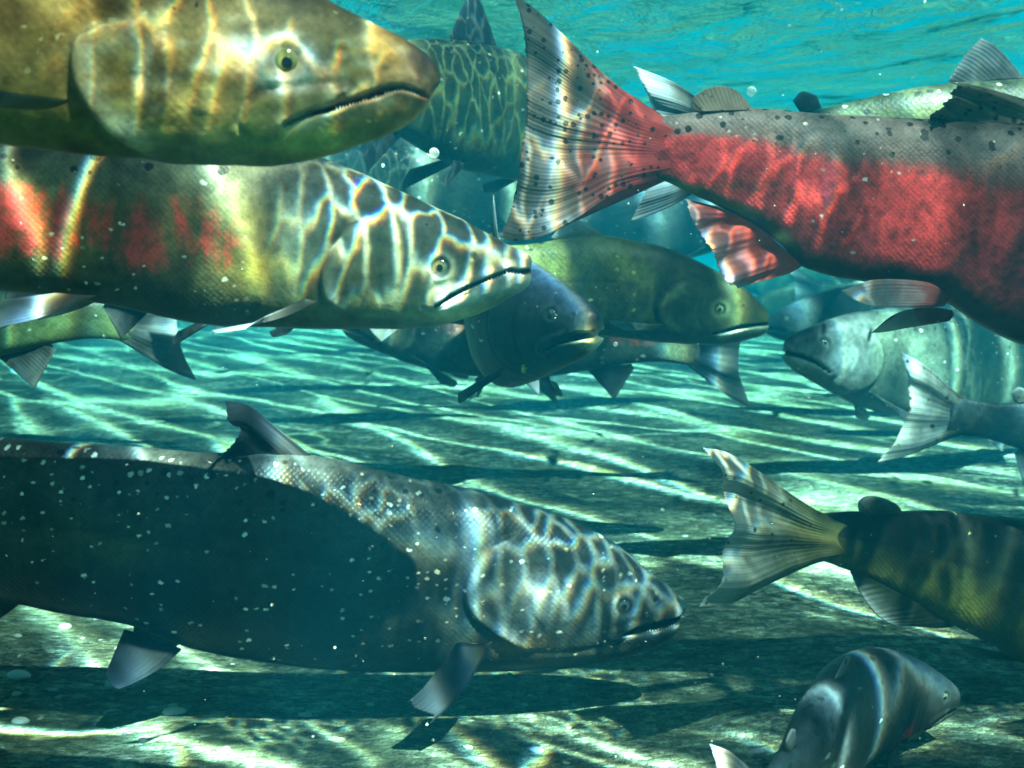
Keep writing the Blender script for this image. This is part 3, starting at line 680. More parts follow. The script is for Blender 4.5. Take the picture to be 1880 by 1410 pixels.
def red_banded_salmon():
    pl = Plane(640, 440, .872, 2); N = near_fn(pl, (976, 478), .036)
    f = traced('salmon', 'olive salmon with red flank patches just under the golden one, light web over its head', pl, bend=bend_y(.15, 1.0, -.02))
    top = pl([(976, 478), (974, 471), (966, 465), (953, 458), (919, 443), (868, 415), (797, 379), (715, 340), (640, 309), (560, 284), (440, 266), (300, 258), (100, 262), (-150, 280), (-420, 318), (-650, 365), (-800, 385), (-880, 385)])
    bot = pl([(976, 478), (974, 486), (971, 494), (970, 508), (966, 522), (942, 543), (886, 572), (819, 594), (763, 604), (707, 607), (613, 606), (460, 603), (357, 596), (286, 583), (168, 558), (0, 537), (-200, 527), (-420, 512), (-650, 478), (-800, 462), (-880, 465)])
    gu = [(978, 491), (950, 494), (935, 492), (915, 500), (890, 510), (855, 524), (825, 540), (795, 562)]
    gl_ = [(978, 501), (960, 505), (935, 501), (915, 508), (890, 518), (855, 533), (828, 547), (797, 566)]
    feats = [
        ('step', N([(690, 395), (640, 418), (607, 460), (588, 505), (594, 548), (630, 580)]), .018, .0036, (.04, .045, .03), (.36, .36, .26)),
        ('groove', N([(708, 440), (694, 470), (690, 510), (696, 560)]), .0026, .0016, (.08, .09, .06), .5),
        ('ridge', N([(738, 440), (726, 480), (730, 530)]), .006, .0012),
        ('plate', N([(875, 520), (830, 522), (800, 530), (780, 548), (776, 565), (790, 570), (830, 545), (870, 528)]), .0013, .0016),
        ('groove', N([(786, 585), (740, 595), (680, 596)]), .0025, .001, (.05, .06, .04), .5),
        ('gap', np.vstack([N(gu), N(gl_)[::-1]]), .0020, .0022, (.50, .50, .44), N([(972, 511), (955, 514), (935, 510), (890, 527), (855, 542), (815, 562)])),
        ('ridge', N([(970, 487), (940, 489), (890, 503), (850, 517)]), .003, .0012, (.38, .36, .26), .5),
        ('eye', N([(808, 491)])[0], .0055, (.34, .34, .24)),
        ('pit', N([(868, 472)])[0], .0020),
    ]
    rb = [(0, (0.0255, 0.0328, 0.0176)), (.15, (0.02975, 0.03444, 0.0128)), (.35, (0.07225, 0.0615, 0.0192)), (.6, (0.085, 0.0779, 0.028)), (.8, (0.085, 0.0902, 0.052)), (1, (0.051, 0.0574, 0.04))]
    rh = [(0, (0.0595, 0.0738, 0.032)), (.12, (0.102, 0.1148, 0.056)), (.35, (0.102, 0.1066, 0.06)), (.6, (0.119, 0.123, 0.08)), (.85, (0.1105, 0.1189, 0.088)), (1, (0.0765, 0.0861, 0.068))]
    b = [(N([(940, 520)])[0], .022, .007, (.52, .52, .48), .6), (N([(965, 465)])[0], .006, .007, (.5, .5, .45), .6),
         (N([(860, 580)])[0], .035, .005, (.30, .33, .13), .7), (N([(480, 500)])[0], .02, .014, (.20, .16, .02), .45)]
    f.body(top, bot, skin_mat('banded_skin', red=(.46, .036, .026), spot_size=.42, spot_scale=85, scale_freq=240, glint=.91, glint_col=(.55, .55, .42), mottle=.6, seed=5, rough=.4, red_vert=1.25),
           rb, rh, .26, W_STD, feats, red=[(.30, .95, .26, .72, .50), (.45, .9, .24, .76, .85)], ns=500, nv=160, dense=.68, blobs=b, zc=.5, spots=(.74, .95), head_spots=.3)
    f.teeth(N([(962, 507), (935, 503), (915, 510), (890, 520), (862, 531)]), .0017, 18, True, TOOTH)
    f.eye(N([(808, 491)])[0], .0050, eye_mats('banded', (.20, .21, .08), (.05, .07, .05)), look=(-.05, 0))
    blue = fin_mat('banded_fin', (.10, .11, .10), (.22, .27, .33), 18, transl=.5, clear=.25, tip=(.6, .62, .62), tipk=.6, seed=3)
    dk = fin_mat('banded_fin_dark', (.09, .09, .06), (.11, .12, .10), 22, spots=.25, seed=4)
    f.fin('pectoral_fin', blue, pl([(592, 548), (572, 556), (548, 552)], .045), pl([(388, 606), (400, 611), (450, 604)], .075), lead=pl([(592, 548), (520, 582), (440, 598), (388, 606)], .06), rear=pl([(548, 552), (520, 566), (480, 584), (450, 604)], .06), y0=-.042, flare=-.035, rays=9, thick=(.006, .0012))
    f.fin('pectoral_fin', blue, pl([(592, 548), (572, 556), (548, 552)], .045), pl([(388, 606), (400, 611), (450, 604)], .075), y0=-.042, flare=-.05, rays=9, mirror=True)
    for mir in (False, True):
        f.fin('pelvic_fin', blue, pl([(155, 546), (120, 543), (85, 540)], .02), pl([(-20, 606), (-30, 580), (-6, 552)], .04), lead=pl([(155, 546), (110, 568), (55, 588), (-20, 606)], .03), y0=-.02, flare=-.028, rays=10, mirror=mir)
    f.fin('dorsal_fin', dk, pl([(60, 268), (-20, 272), (-110, 279)]), pl([(-70, 150), (-110, 190), (-140, 262)]), rays=20)
    f.fin('anal_fin', blue, pl([(-270, 522), (-340, 516), (-420, 506)]), pl([(-350, 610), (-400, 570), (-430, 520)]))
    f.fin('adipose_fin', dk, pl([(-470, 330), (-500, 336), (-525, 342)]), pl([(-490, 300), (-530, 296), (-550, 318)]), thick=(.006, .004), rays=3)
    f.fin('tail_fin', dk, pl([(-850, 388), (-872, 425), (-850, 460)]), pl([(-1040, 260), (-1000, 360), (-985, 425), (-1000, 500), (-1040, 600)]), thick=(.009, .001))
red_banded_salmon()

def dark_salmon():
    pl = Plane(760, 1030, 1.10, 2); N = near_fn(pl, (1260, 1112), .045)
    f = traced('salmon', 'blackish salmon low over the river bed at lower left, torn dorsal fin, jaws ajar', pl, bend=bend_y(.2, 1.0, .02))
    top = pl([(1261, 1112), (1259, 1104), (1247, 1093), (1229, 1078), (1183, 1042), (1121, 993), (1059, 960), (985, 932), (905, 909), (827, 889), (756, 873), (690, 857), (613, 838), (560, 829), (470, 826), (378, 824), (255, 814), (128, 806), (0, 797), (-200, 800), (-420, 830), (-600, 872), (-680, 876)])
    bot = pl([(1261, 1112), (1259, 1120), (1252, 1130), (1247, 1142), (1243, 1156), (1229, 1173), (1183, 1191), (1121, 1208), (1059, 1218), (982, 1222), (880, 1224), (766, 1224), (613, 1216), (460, 1195), (357, 1172), (245, 1131), (128, 1111), (51, 1094), (0, 1088), (-200, 1062), (-420, 1018), (-600, 975), (-680, 978)])
    gu = [(1268, 1131), (1244, 1133), (1222, 1139), (1201, 1145), (1172, 1154), (1143, 1168)]
    gl_ = [(1268, 1150), (1244, 1151), (1222, 1157), (1201, 1163), (1172, 1168), (1144, 1172)]
    feats = [
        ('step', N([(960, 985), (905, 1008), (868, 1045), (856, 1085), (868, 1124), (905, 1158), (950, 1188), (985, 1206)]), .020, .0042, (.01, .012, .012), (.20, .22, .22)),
        ('groove', N([(985, 1040), (970, 1075), (972, 1120), (1000, 1170)]), .003, .0018, (.03, .035, .035), .5),
        ('ridge', N([(1040, 1060), (1030, 1100), (1040, 1150)]), .009, .0018),
        ('ridge', N([(1085, 1070), (1078, 1110), (1088, 1160)]), .007, .0012),
        ('plate', N([(1200, 1138), (1160, 1146), (1125, 1160), (1118, 1180), (1136, 1184), (1165, 1160)]), .0014, .0018),
        ('groove', N([(1120, 1196), (1050, 1206), (960, 1204)]), .003, .0013, (.02, .025, .02), .5),
        ('gap', np.vstack([N(gu), N(gl_)[::-1]]), .0022, .0011, (.13, .15, .15), N([(1244, 1155), (1201, 1167), (1150, 1176)])),
        ('eye', N([(1146, 1114)])[0], .0058, (.16, .18, .18)),
        ('pit', N([(1203, 1103)])[0], .002),
    ]
    rb = [(0, (0.00924, 0.01092, 0.0088)), (.3, (0.0126, 0.0147, 0.0104)), (.6, (0.0189, 0.02184, 0.018)), (.85, (0.0357, 0.042, 0.038)), (1, (0.0336, 0.0399, 0.038))]
    rh = [(0, (0.0168, 0.0189, 0.012)), (.25, (0.021, 0.0252, 0.022)), (.6, (0.0294, 0.0357, 0.034)), (.9, (0.0357, 0.0441, 0.044)), (1, (0.0252, 0.0336, 0.034))]
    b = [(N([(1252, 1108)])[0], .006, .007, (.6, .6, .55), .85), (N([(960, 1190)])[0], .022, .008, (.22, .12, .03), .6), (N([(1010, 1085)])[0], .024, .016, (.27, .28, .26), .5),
         (N([(200, 990)])[0], .06, .02, (.06, .075, .03), .6)]
    f.body(top, bot, skin_mat('dark_skin', spot_size=.40, spot_scale=85, scale_freq=210, glint=.83, glint_col=(.72, .74, .62), mottle=.5, seed=8, rough=.33, scale_bump=.5),
           rb, rh, .24, W_STD, feats, ns=500, nv=170, dense=.68, blobs=b, spots=(.60, .92), head_spots=.5, head_glint=.45)
    f.teeth(N([(1240, 1153), (1222, 1159), (1201, 1164), (1176, 1168)]), .0018, 14, True, TOOTH)
    f.eye(N([(1146, 1114)])[0], .0056, eye_mats('dark', (.12, .15, .16), (.03, .045, .05)))
    dk = fin_mat('dark_fin', (.007, .009, .010), (.012, .016, .021), 18, spots=.2, seed=7, tip=(.12, .14, .16), tipk=.2, clear=.03, transl=.2)
    f.fin('dorsal_fin', dk, pl([(575, 832), (520, 838), (440, 838), (384, 834)]), pl([(425, 726), (436, 760), (452, 775), (440, 800), (408, 832), (380, 868)]), lead=pl([(575, 832), (520, 785), (465, 738), (425, 726)]), rays=14, ragged=.09, wave=.006, thick=(.007, .0012), curl=-.02)
    f.fin('pectoral_fin', dk, pl([(905, 1190), (875, 1196), (838, 1192)], .045), pl([(788, 1306), (795, 1290), (762, 1276), (752, 1262)], .09), lead=pl([(905, 1190), (880, 1225), (838, 1275), (788, 1306)], .07), rear=pl([(838, 1192), (808, 1222), (775, 1250), (752, 1262)], .07), y0=-.045, flare=-.045, rays=9, ragged=.05, thick=(.006, .0012))
    f.fin('pectoral_fin', dk, pl([(905, 1190), (875, 1196), (838, 1192)]), pl([(788, 1290), (762, 1272), (752, 1252)]), y0=-.04, flare=-.06, rays=9, mirror=True)
    for mir in (False, True):
        f.fin('pelvic_fin', dk, pl([(352, 1166), (300, 1150), (250, 1130)]), pl([(250, 1222), (238, 1214), (228, 1196)]), lead=pl([(352, 1166), (320, 1192), (285, 1210), (250, 1222)]), y0=-.02, flare=-.02, rays=10, mirror=mir)
    f.fin('anal_fin', dk, pl([(60, 1090), (-40, 1078), (-150, 1066)]), pl([(-60, 1180), (-110, 1140), (-170, 1084)]), rays=12)
    f.fin('adipose_fin', dk, pl([(-230, 808), (-260, 814), (-285, 818)]), pl([(-250, 772), (-290, 770), (-310, 792)]), thick=(.006, .004), rays=3)
    f.fin('tail_fin', dk, pl([(-655, 878), (-678, 925), (-655, 975)]), pl([(-860, 770), (-815, 860), (-800, 925), (-815, 1000), (-860, 1090)]), thick=(.009, .001))
dark_salmon()

def red_salmon():
    pl = Plane(1400, 330, 1.0, -2); N = lambda p: pl(p, .042)
    f = traced('salmon', 'bright red salmon with spotted mauve back at upper right, its tail towards the centre', pl, bend=bend_y(.3, 1.0, .03))
    top = pl([(2760, 470), (2755, 450), (2730, 425), (2650, 370), (2540, 315), (2400, 275), (2200, 246), (2000, 236), (1880, 231), (1686, 222), (1533, 216), (1369, 206), (1277, 210), (1206, 219), (1165, 222), (1120, 232), (1092, 248), (1080, 262)])
    bot = pl([(2760, 470), (2755, 492), (2730, 520), (2650, 565), (2540, 605), (2400, 645), (2200, 668), (2000, 658), (1880, 634), (1788, 592), (1712, 545), (1640, 526), (1507, 503), (1461, 488), (1431, 458), (1380, 416), (1308, 378), (1247, 352), (1206, 334), (1165, 329), (1120, 322), (1092, 308), (1080, 294)])
    feats = [('step', N([(2430, 330), (2380, 420), (2400, 520), (2450, 600)]), .02, .004, (.06, .02, .02)),
             ('gap', np.vstack([N([(2760, 478), (2700, 488), (2620, 520)]), N([(2620, 526), (2700, 498), (2760, 490)])]), .002, .001, (.4, .2, .15), N([(2750, 496), (2700, 504), (2620, 530)])),
             ('eye', N([(2630, 440)])[0], .006, (.3, .2, .15))]
    rb = [(0, (0.02625, 0.0126, 0.0098)), (.12, (0.0375, 0.021, 0.0098)), (.25, (0.1125, 0.028, 0.021)), (.45, (0.21, 0.035, 0.0245)), (.62, (0.1575, 0.042, 0.035)), (.76, (.17, .105, .095)), (.9, (.165, .125, .115)), (1, (.12, .10, .09))]
    f.body(top, bot, skin_mat('red_skin', red=(.62, .045, .045), spot_size=.46, spot_scale=125, scale_freq=260, glint=.97, glint_col=(.6, .42, .4), mottle=.6, seed=4, rough=.40, red_vert=.6, scale_bump=.25),
           rb, rb, .2, [(0, .8), (.04, .62), (.15, .54), (.4, .5), (.65, .47), (.82, .42), (.92, .32), (.955, .2), (.98, .10), (1, .05)], feats, red=[(.34, 1.2, .12, .70, .74), (.56, 1.3, .12, .74, 1.0)], ns=420, nv=150, dense=.1, spots=(.62, .86),
           blobs=[(pl([(1425, 436)])[0], .006, .006, (.62, .45, .2), .6), (pl([(1900, 470)])[0], .15, .05, (.07, .014, .012), .8), (pl([(1250, 345)])[0], .06, .006, (.10, .11, .02), .7), (pl([(1340, 380)])[0], .05, .007, (.08, .09, .02), .7)])
    f.eye(N([(2630, 440)])[0], .0058, eye_mats('red', (.3, .25, .08), (.06, .05, .04)))
    tailm = fin_mat('red_tail', (.46, .05, .045), (.17, .14, .115), 20, spots=.45, spot_scale=190, transl=.38, clear=.05, band=(.25, .72), seed=9, tip=(.3, .27, .24), tipk=.25)
    tailm2 = fin_mat('red_fin_pale', (.20, .16, .12), (.20, .17, .13), 16, spots=.40, spot_scale=150, transl=.35, clear=.06, seed=10)
    anal = fin_mat('red_anal', (.50, .06, .04), (.36, .14, .14), 16, transl=.4, clear=.12, seed=12, tip=(.45, .46, .5), tipk=.5)
    pelv = fin_mat('red_pelvic', (.20, .05, .05), (.22, .22, .25), 9, transl=.4, clear=.15, seed=13, tip=(.5, .5, .5), tipk=.5)
    f.fin('tail_fin', tailm, pl([(1245, 236), (1215, 278), (1245, 322)]), pl([(945, 8), (960, 60), (966, 110), (968, 169), (966, 230), (958, 291), (951, 337), (937, 395), (920, 436)]),
          lead=pl([(1245, 236), (1200, 214), (1165, 194), (1114, 153), (1048, 89), (986, 33), (945, 8)]), rear=pl([(1245, 322), (1195, 333), (1150, 347), (1110, 366), (1063, 398), (1000, 433), (950, 442), (920, 436)]), rays=22, ragged=.012, wave=.0026, wave_n=3.5, nu=150, nvv=50, thick=(.013, .0012), curl=-.012)
    f.fin('adipose_fin', tailm2, pl([(1374, 208), (1330, 210), (1270, 212)]), pl([(1363, 192), (1345, 174), (1320, 165), (1292, 169), (1268, 184), (1261, 205)]), thick=(.010, .004), rays=3, ragged=0)
    f.fin('dorsal_fin', tailm2, pl([(2010, 240), (1900, 234), (1790, 228), (1700, 225)]), pl([(1722, 158), (1724, 170), (1712, 190), (1690, 214)]), lead=pl([(2010, 240), (1960, 215), (1880, 188), (1788, 165), (1722, 158)]), rays=13, ragged=.04, wave=.007, thick=(.008, .0014), curl=-.02)
    f.fin('anal_fin', anal, pl([(1463, 487), (1431, 458), (1380, 416), (1308, 380)]), pl([(1344, 527), (1318, 515), (1303, 478), (1277, 434), (1257, 403), (1248, 366)]), lead=pl([(1463, 487), (1440, 500), (1405, 510), (1344, 527)]), rays=13, ragged=.05, wave=.006, thick=(.008, .0012), curl=-.01)
    for mir, yo in ((False, .045), (True, 0)):
        f.fin('pelvic_fin', pelv, pl([(1722, 532), (1728, 545), (1722, 560)], .02), pl([(1517, 528), (1535, 542), (1560, 553)], .05), lead=pl([(1722, 532), (1680, 515), (1584, 510), (1517, 528)], .03), rear=pl([(1722, 560), (1680, 562), (1620, 560), (1560, 553)], .03), y0=-.03, flare=-.03, rays=8, mirror=mir) if not mir else \
        f.fin('pelvic_fin', pelv, pl([(1731, 566), (1736, 576), (1731, 588)], -.03), pl([(1600, 612), (1622, 610), (1660, 602)], -.05), lead=pl([(1731, 566), (1690, 562), (1640, 575), (1600, 612)], -.04), y0=-.03, flare=-.03, rays=8, mirror=True)
    for mir in (False, True):
        f.fin('pectoral_fin', pelv, pl([(2360, 600), (2330, 612), (2300, 618)], .04), pl([(2120, 680), (2110, 690), (2150, 700)], .07), y0=-.04, flare=-.05, rays=9, mirror=mir)
red_salmon()

def olive_tail_salmon():
    pl = Plane(1600, 1010, 1.04, 24)
    f = traced('salmon', 'shade blackened olive salmon leaving at lower right, pale sunlit tail edge and rounded adipose fin', pl, bend=bend_y(.2, 1.0, .004))
    top = pl([(2760, 1190), (2755, 1170), (2720, 1145), (2620, 1090), (2480, 1040), (2300, 1000), (2100, 975), (1880, 953), (1788, 943), (1686, 936), (1574, 938), (1512, 940), (1480, 945), (1445, 956), (1420, 972)])
    bot = pl([(2760, 1190), (2755, 1205), (2720, 1230), (2620, 1265), (2480, 1285), (2300, 1290), (2100, 1266), (1880, 1216), (1839, 1194), (1757, 1152), (1660, 1098), (1553, 1045), (1497, 1026), (1480, 1022), (1445, 1012), (1420, 1000)])
    rb = [(0, (.036, .04, .006)), (.2, (.042, .042, .006)), (.42, (.022, .025, .006)), (.58, (.009, .012, .006)), (1, (.005, .006, .006))]  # black back over olive belly, darkened to stand in for cast shadow
    feats = [('gap', np.vstack([pl([(2760, 1196), (2700, 1202), (2620, 1222)]), pl([(2620, 1228), (2700, 1212), (2760, 1206)])]), .002, .001, (.2, .2, .1)), ('eye', pl([(2630, 1150)], .04)[0], .006, (.12, .12, .06))]
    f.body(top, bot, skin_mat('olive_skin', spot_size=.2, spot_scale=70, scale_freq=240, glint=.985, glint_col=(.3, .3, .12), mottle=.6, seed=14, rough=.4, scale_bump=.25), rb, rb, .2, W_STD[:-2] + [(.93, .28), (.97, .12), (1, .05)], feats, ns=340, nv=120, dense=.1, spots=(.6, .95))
    f.eye(pl([(2630, 1150)], .04)[0], .0058, eye_mats('olive', (.2, .2, .06), (.04, .05, .03)))
    tm = fin_mat('olive_tail', (.09, .09, .03), (.20, .21, .17), 20, spots=.22, spot_scale=110, transl=.45, clear=.10, seed=16, tip=(.6, .64, .66), tipk=.35)
    dk = fin_mat('olive_fin', (.025, .03, .014), (.05, .06, .05), 14, transl=.3, clear=.08, seed=17, tip=(.4, .45, .48), tipk=.25)
    f.fin('tail_fin', tm, pl([(1550, 955), (1525, 985), (1550, 1020)]), pl([(1277, 818), (1300, 862), (1316, 910), (1321, 966), (1311, 1017), (1293, 1068), (1270, 1109)]),
          lead=pl([(1550, 955), (1500, 938), (1465, 918), (1431, 895), (1380, 859), (1323, 827), (1277, 818)]), rear=pl([(1550, 1020), (1500, 1030), (1465, 1043), (1431, 1056), (1380, 1083), (1329, 1106), (1270, 1109)]), rays=20, ragged=.012, wave=.005, nu=150, nvv=50, thick=(.011, .0012), curl=-.01)
    f.fin('adipose_fin', dk, pl([(1650, 937), (1620, 940), (1580, 942)]), pl([(1648, 930), (1632, 919), (1609, 911), (1588, 911), (1575, 921), (1573, 936)]), thick=(.009, .005), rays=3, ragged=0)
    f.fin('anal_fin', dk, pl([(1755, 1148), (1700, 1118), (1630, 1080), (1560, 1046)]), pl([(1648, 1148), (1625, 1143), (1600, 1124), (1572, 1085), (1556, 1050)]), lead=pl([(1755, 1148), (1720, 1152), (1690, 1150), (1648, 1148)]), rays=12, ragged=.04, thick=(.008, .0012))
    for mir in (False, True):
        f.fin('pelvic_fin', dk, pl([(2010, 1244), (1985, 1240), (1960, 1234)]), pl([(1826, 1208), (1850, 1226), (1890, 1240)]), y0=-.02, flare=-.03, rays=9, mirror=mir)
        f.fin('pectoral_fin', dk, pl([(2440, 1276), (2415, 1282), (2390, 1284)]), pl([(2240, 1330), (2240, 1340), (2270, 1345)]), y0=-.03, flare=-.04, rays=9, mirror=mir)
    f.fin('dorsal_fin', dk, pl([(2180, 984), (2100, 977), (2000, 967)]), pl([(2050, 890), (2010, 920), (1975, 962)]), rays=13)
olive_tail_salmon()

def green_salmon():
    pl = Plane(1220, 540, 1.62, 4); N = near_fn(pl, (1406, 578), .05)
    f = traced('salmon', 'mossy green salmon swimming right in the middle distance under the red one', pl, bend=bend_y(.3, 1.0, .02))
    top = pl([(1407, 578), (1405, 570), (1394, 558), (1371, 536), (1325, 505), (1275, 478), (1218, 455), (1160, 441), (1110, 432), (1040, 436), (981, 446), (900, 452), (800, 462), (700, 478), (600, 500), (520, 510), (470, 510)])
    bot = pl([(1407, 578), (1405, 587), (1404, 602), (1399, 611), (1371, 622), (1314, 631), (1260, 631), (1218, 628), (1141, 619), (1050, 612), (981, 606), (900, 600), (800, 588), (700, 572), (600, 556), (520, 550), (470, 553)])
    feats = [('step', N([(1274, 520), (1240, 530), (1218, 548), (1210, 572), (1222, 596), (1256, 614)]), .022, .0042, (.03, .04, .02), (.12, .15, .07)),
             ('groove', N([(1290, 545), (1280, 575), (1290, 605)]), .003, .0015, (.03, .04, .02), .4),
             ('gap', np.vstack([N([(1415, 590), (1385, 592), (1360, 596), (1330, 606), (1308, 613)]), N([(1308, 616), (1330, 611), (1360, 603), (1385, 598), (1415, 597)])]), .0022, .0014, (.26, .30, .24), N([(1404, 601), (1385, 602), (1360, 606), (1325, 617)])),
             ('eye', N([(1321, 568)])[0], .0062, (.16, .19, .08)), ('pit', N([(1362, 562)])[0], .0022)]
    rb = [(0, (.02, .028, .012)), (.2, (.03, .04, .014)), (.5, (.05, .06, .02)), (.75, (.07, .083, .018)), (1, (.05, .06, .02))]
    rh = [(0, (.018, .024, .012)), (.3, (.032, .04, .016)), (.7, (.042, .046, .016)), (1, (.026, .03, .013))]
    f.body(top, bot, skin_mat('mossy_skin', spot_size=.30, spot_scale=55, scale_freq=150, glint=.955, glint_col=(.36, .40, .2), mottle=.55, seed=20, rough=.38), rb, rh, .24, W_STD, feats, ns=300, nv=120, dense=.6, spots=(.6, .9))
    f.eye(N([(1321, 568)])[0], .0060, eye_mats('mossy', (.26, .27, .08), (.04, .05, .03)))
    dk = fin_mat('mossy_fin', (.06, .07, .03), (.16, .2, .2), 14, transl=.35, clear=.1, seed=21)
    for mir in (False, True):
        f.fin('pectoral_fin', dk, pl([(1214, 594), (1205, 600), (1190, 604)], .045), pl([(1106, 583), (1112, 590), (1140, 604)], .08), lead=pl([(1214, 594), (1180, 592), (1140, 587), (1106, 583)], .06), y0=-.05, flare=-.04, rays=8, mirror=mir)
        f.fin('pelvic_fin', dk, pl([(920, 600), (905, 598), (890, 596)]), pl([(868, 640), (860, 632), (856, 616)]), y0=-.02, flare=-.03, rays=8, mirror=mir)
    f.fin('dorsal_fin', dk, pl([(1112, 434), (1070, 435), (1018, 440)]), pl([(1060, 404), (1032, 410), (1008, 436)]), rays=13)
    f.fin('anal_fin', dk, pl([(760, 580), (720, 574), (680, 568)]), pl([(700, 626), (680, 604), (668, 576)]), rays=12)
    f.fin('adipose_fin', dk, pl([(680, 482), (665, 486), (650, 490)]), pl([(668, 464), (645, 464), (636, 478)]), thick=(.007, .004), rays=3)
    f.fin('tail_fin', dk, pl([(486, 511), (474, 531), (486, 552)]), pl([(390, 450), (412, 500), (418, 531), (412, 565), (390, 615)]), thick=(.010, .001))
green_salmon()

# ------------------------------------------------------------------ salmon built from a common plan and posed in space
PLAN_TOP = [(0, .003), (.008, .018), (.03, .032), (.07, .052), (.12, .074), (.2, .100), (.3, .118), (.42, .124), (.55, .114), (.68, .090), (.8, .060), (.88, .046), (.93, .046), (.955, .046)]
PLAN_BOT = [(0, .003), (.004, -.008), (.012, -.034), (.03, -.046), (.07, -.062), (.12, -.078), (.2, -.100), (.32, -.116), (.45, -.117), (.58, -.100), (.7, -.070), (.8, -.046), (.88, -.037), (.93, -.040), (.955, -.040)]
def spine_bend(knots, L):
    """knots: (fraction of length from the nose, heading in degrees); returns a bend keeping the nose at the origin"""
    s = np.linspace(0, 1.15, 240); a = np.radians(pchip([k for k, _ in knots] + [1.3], [h for _, h in knots] + [knots[-1][1]], s))
    ds = s[1] - s[0]
    cx = -np.concatenate([[0], np.cumsum(np.cos(a[:-1]) * ds)]) * L; cy = -np.concatenate([[0], np.cumsum(np.sin(a[:-1]) * ds)]) * L
    def f(P):
        P = np.array(P, float); t = np.clip(-P[:, 0] / L, 0, 1.15); t0 = -P[:, 0] / L
        x = np.interp(t, s, cx); y = np.interp(t, s, cy); h = np.interp(t, s, a)
        ex = (t - t0) * L                      # anything ahead of the nose carries straight on
        return np.stack([x - P[:, 1] * np.sin(h) + ex * np.cos(h), y + P[:, 1] * np.cos(h) + ex * np.sin(h), P[:, 2]], -1)
    return f

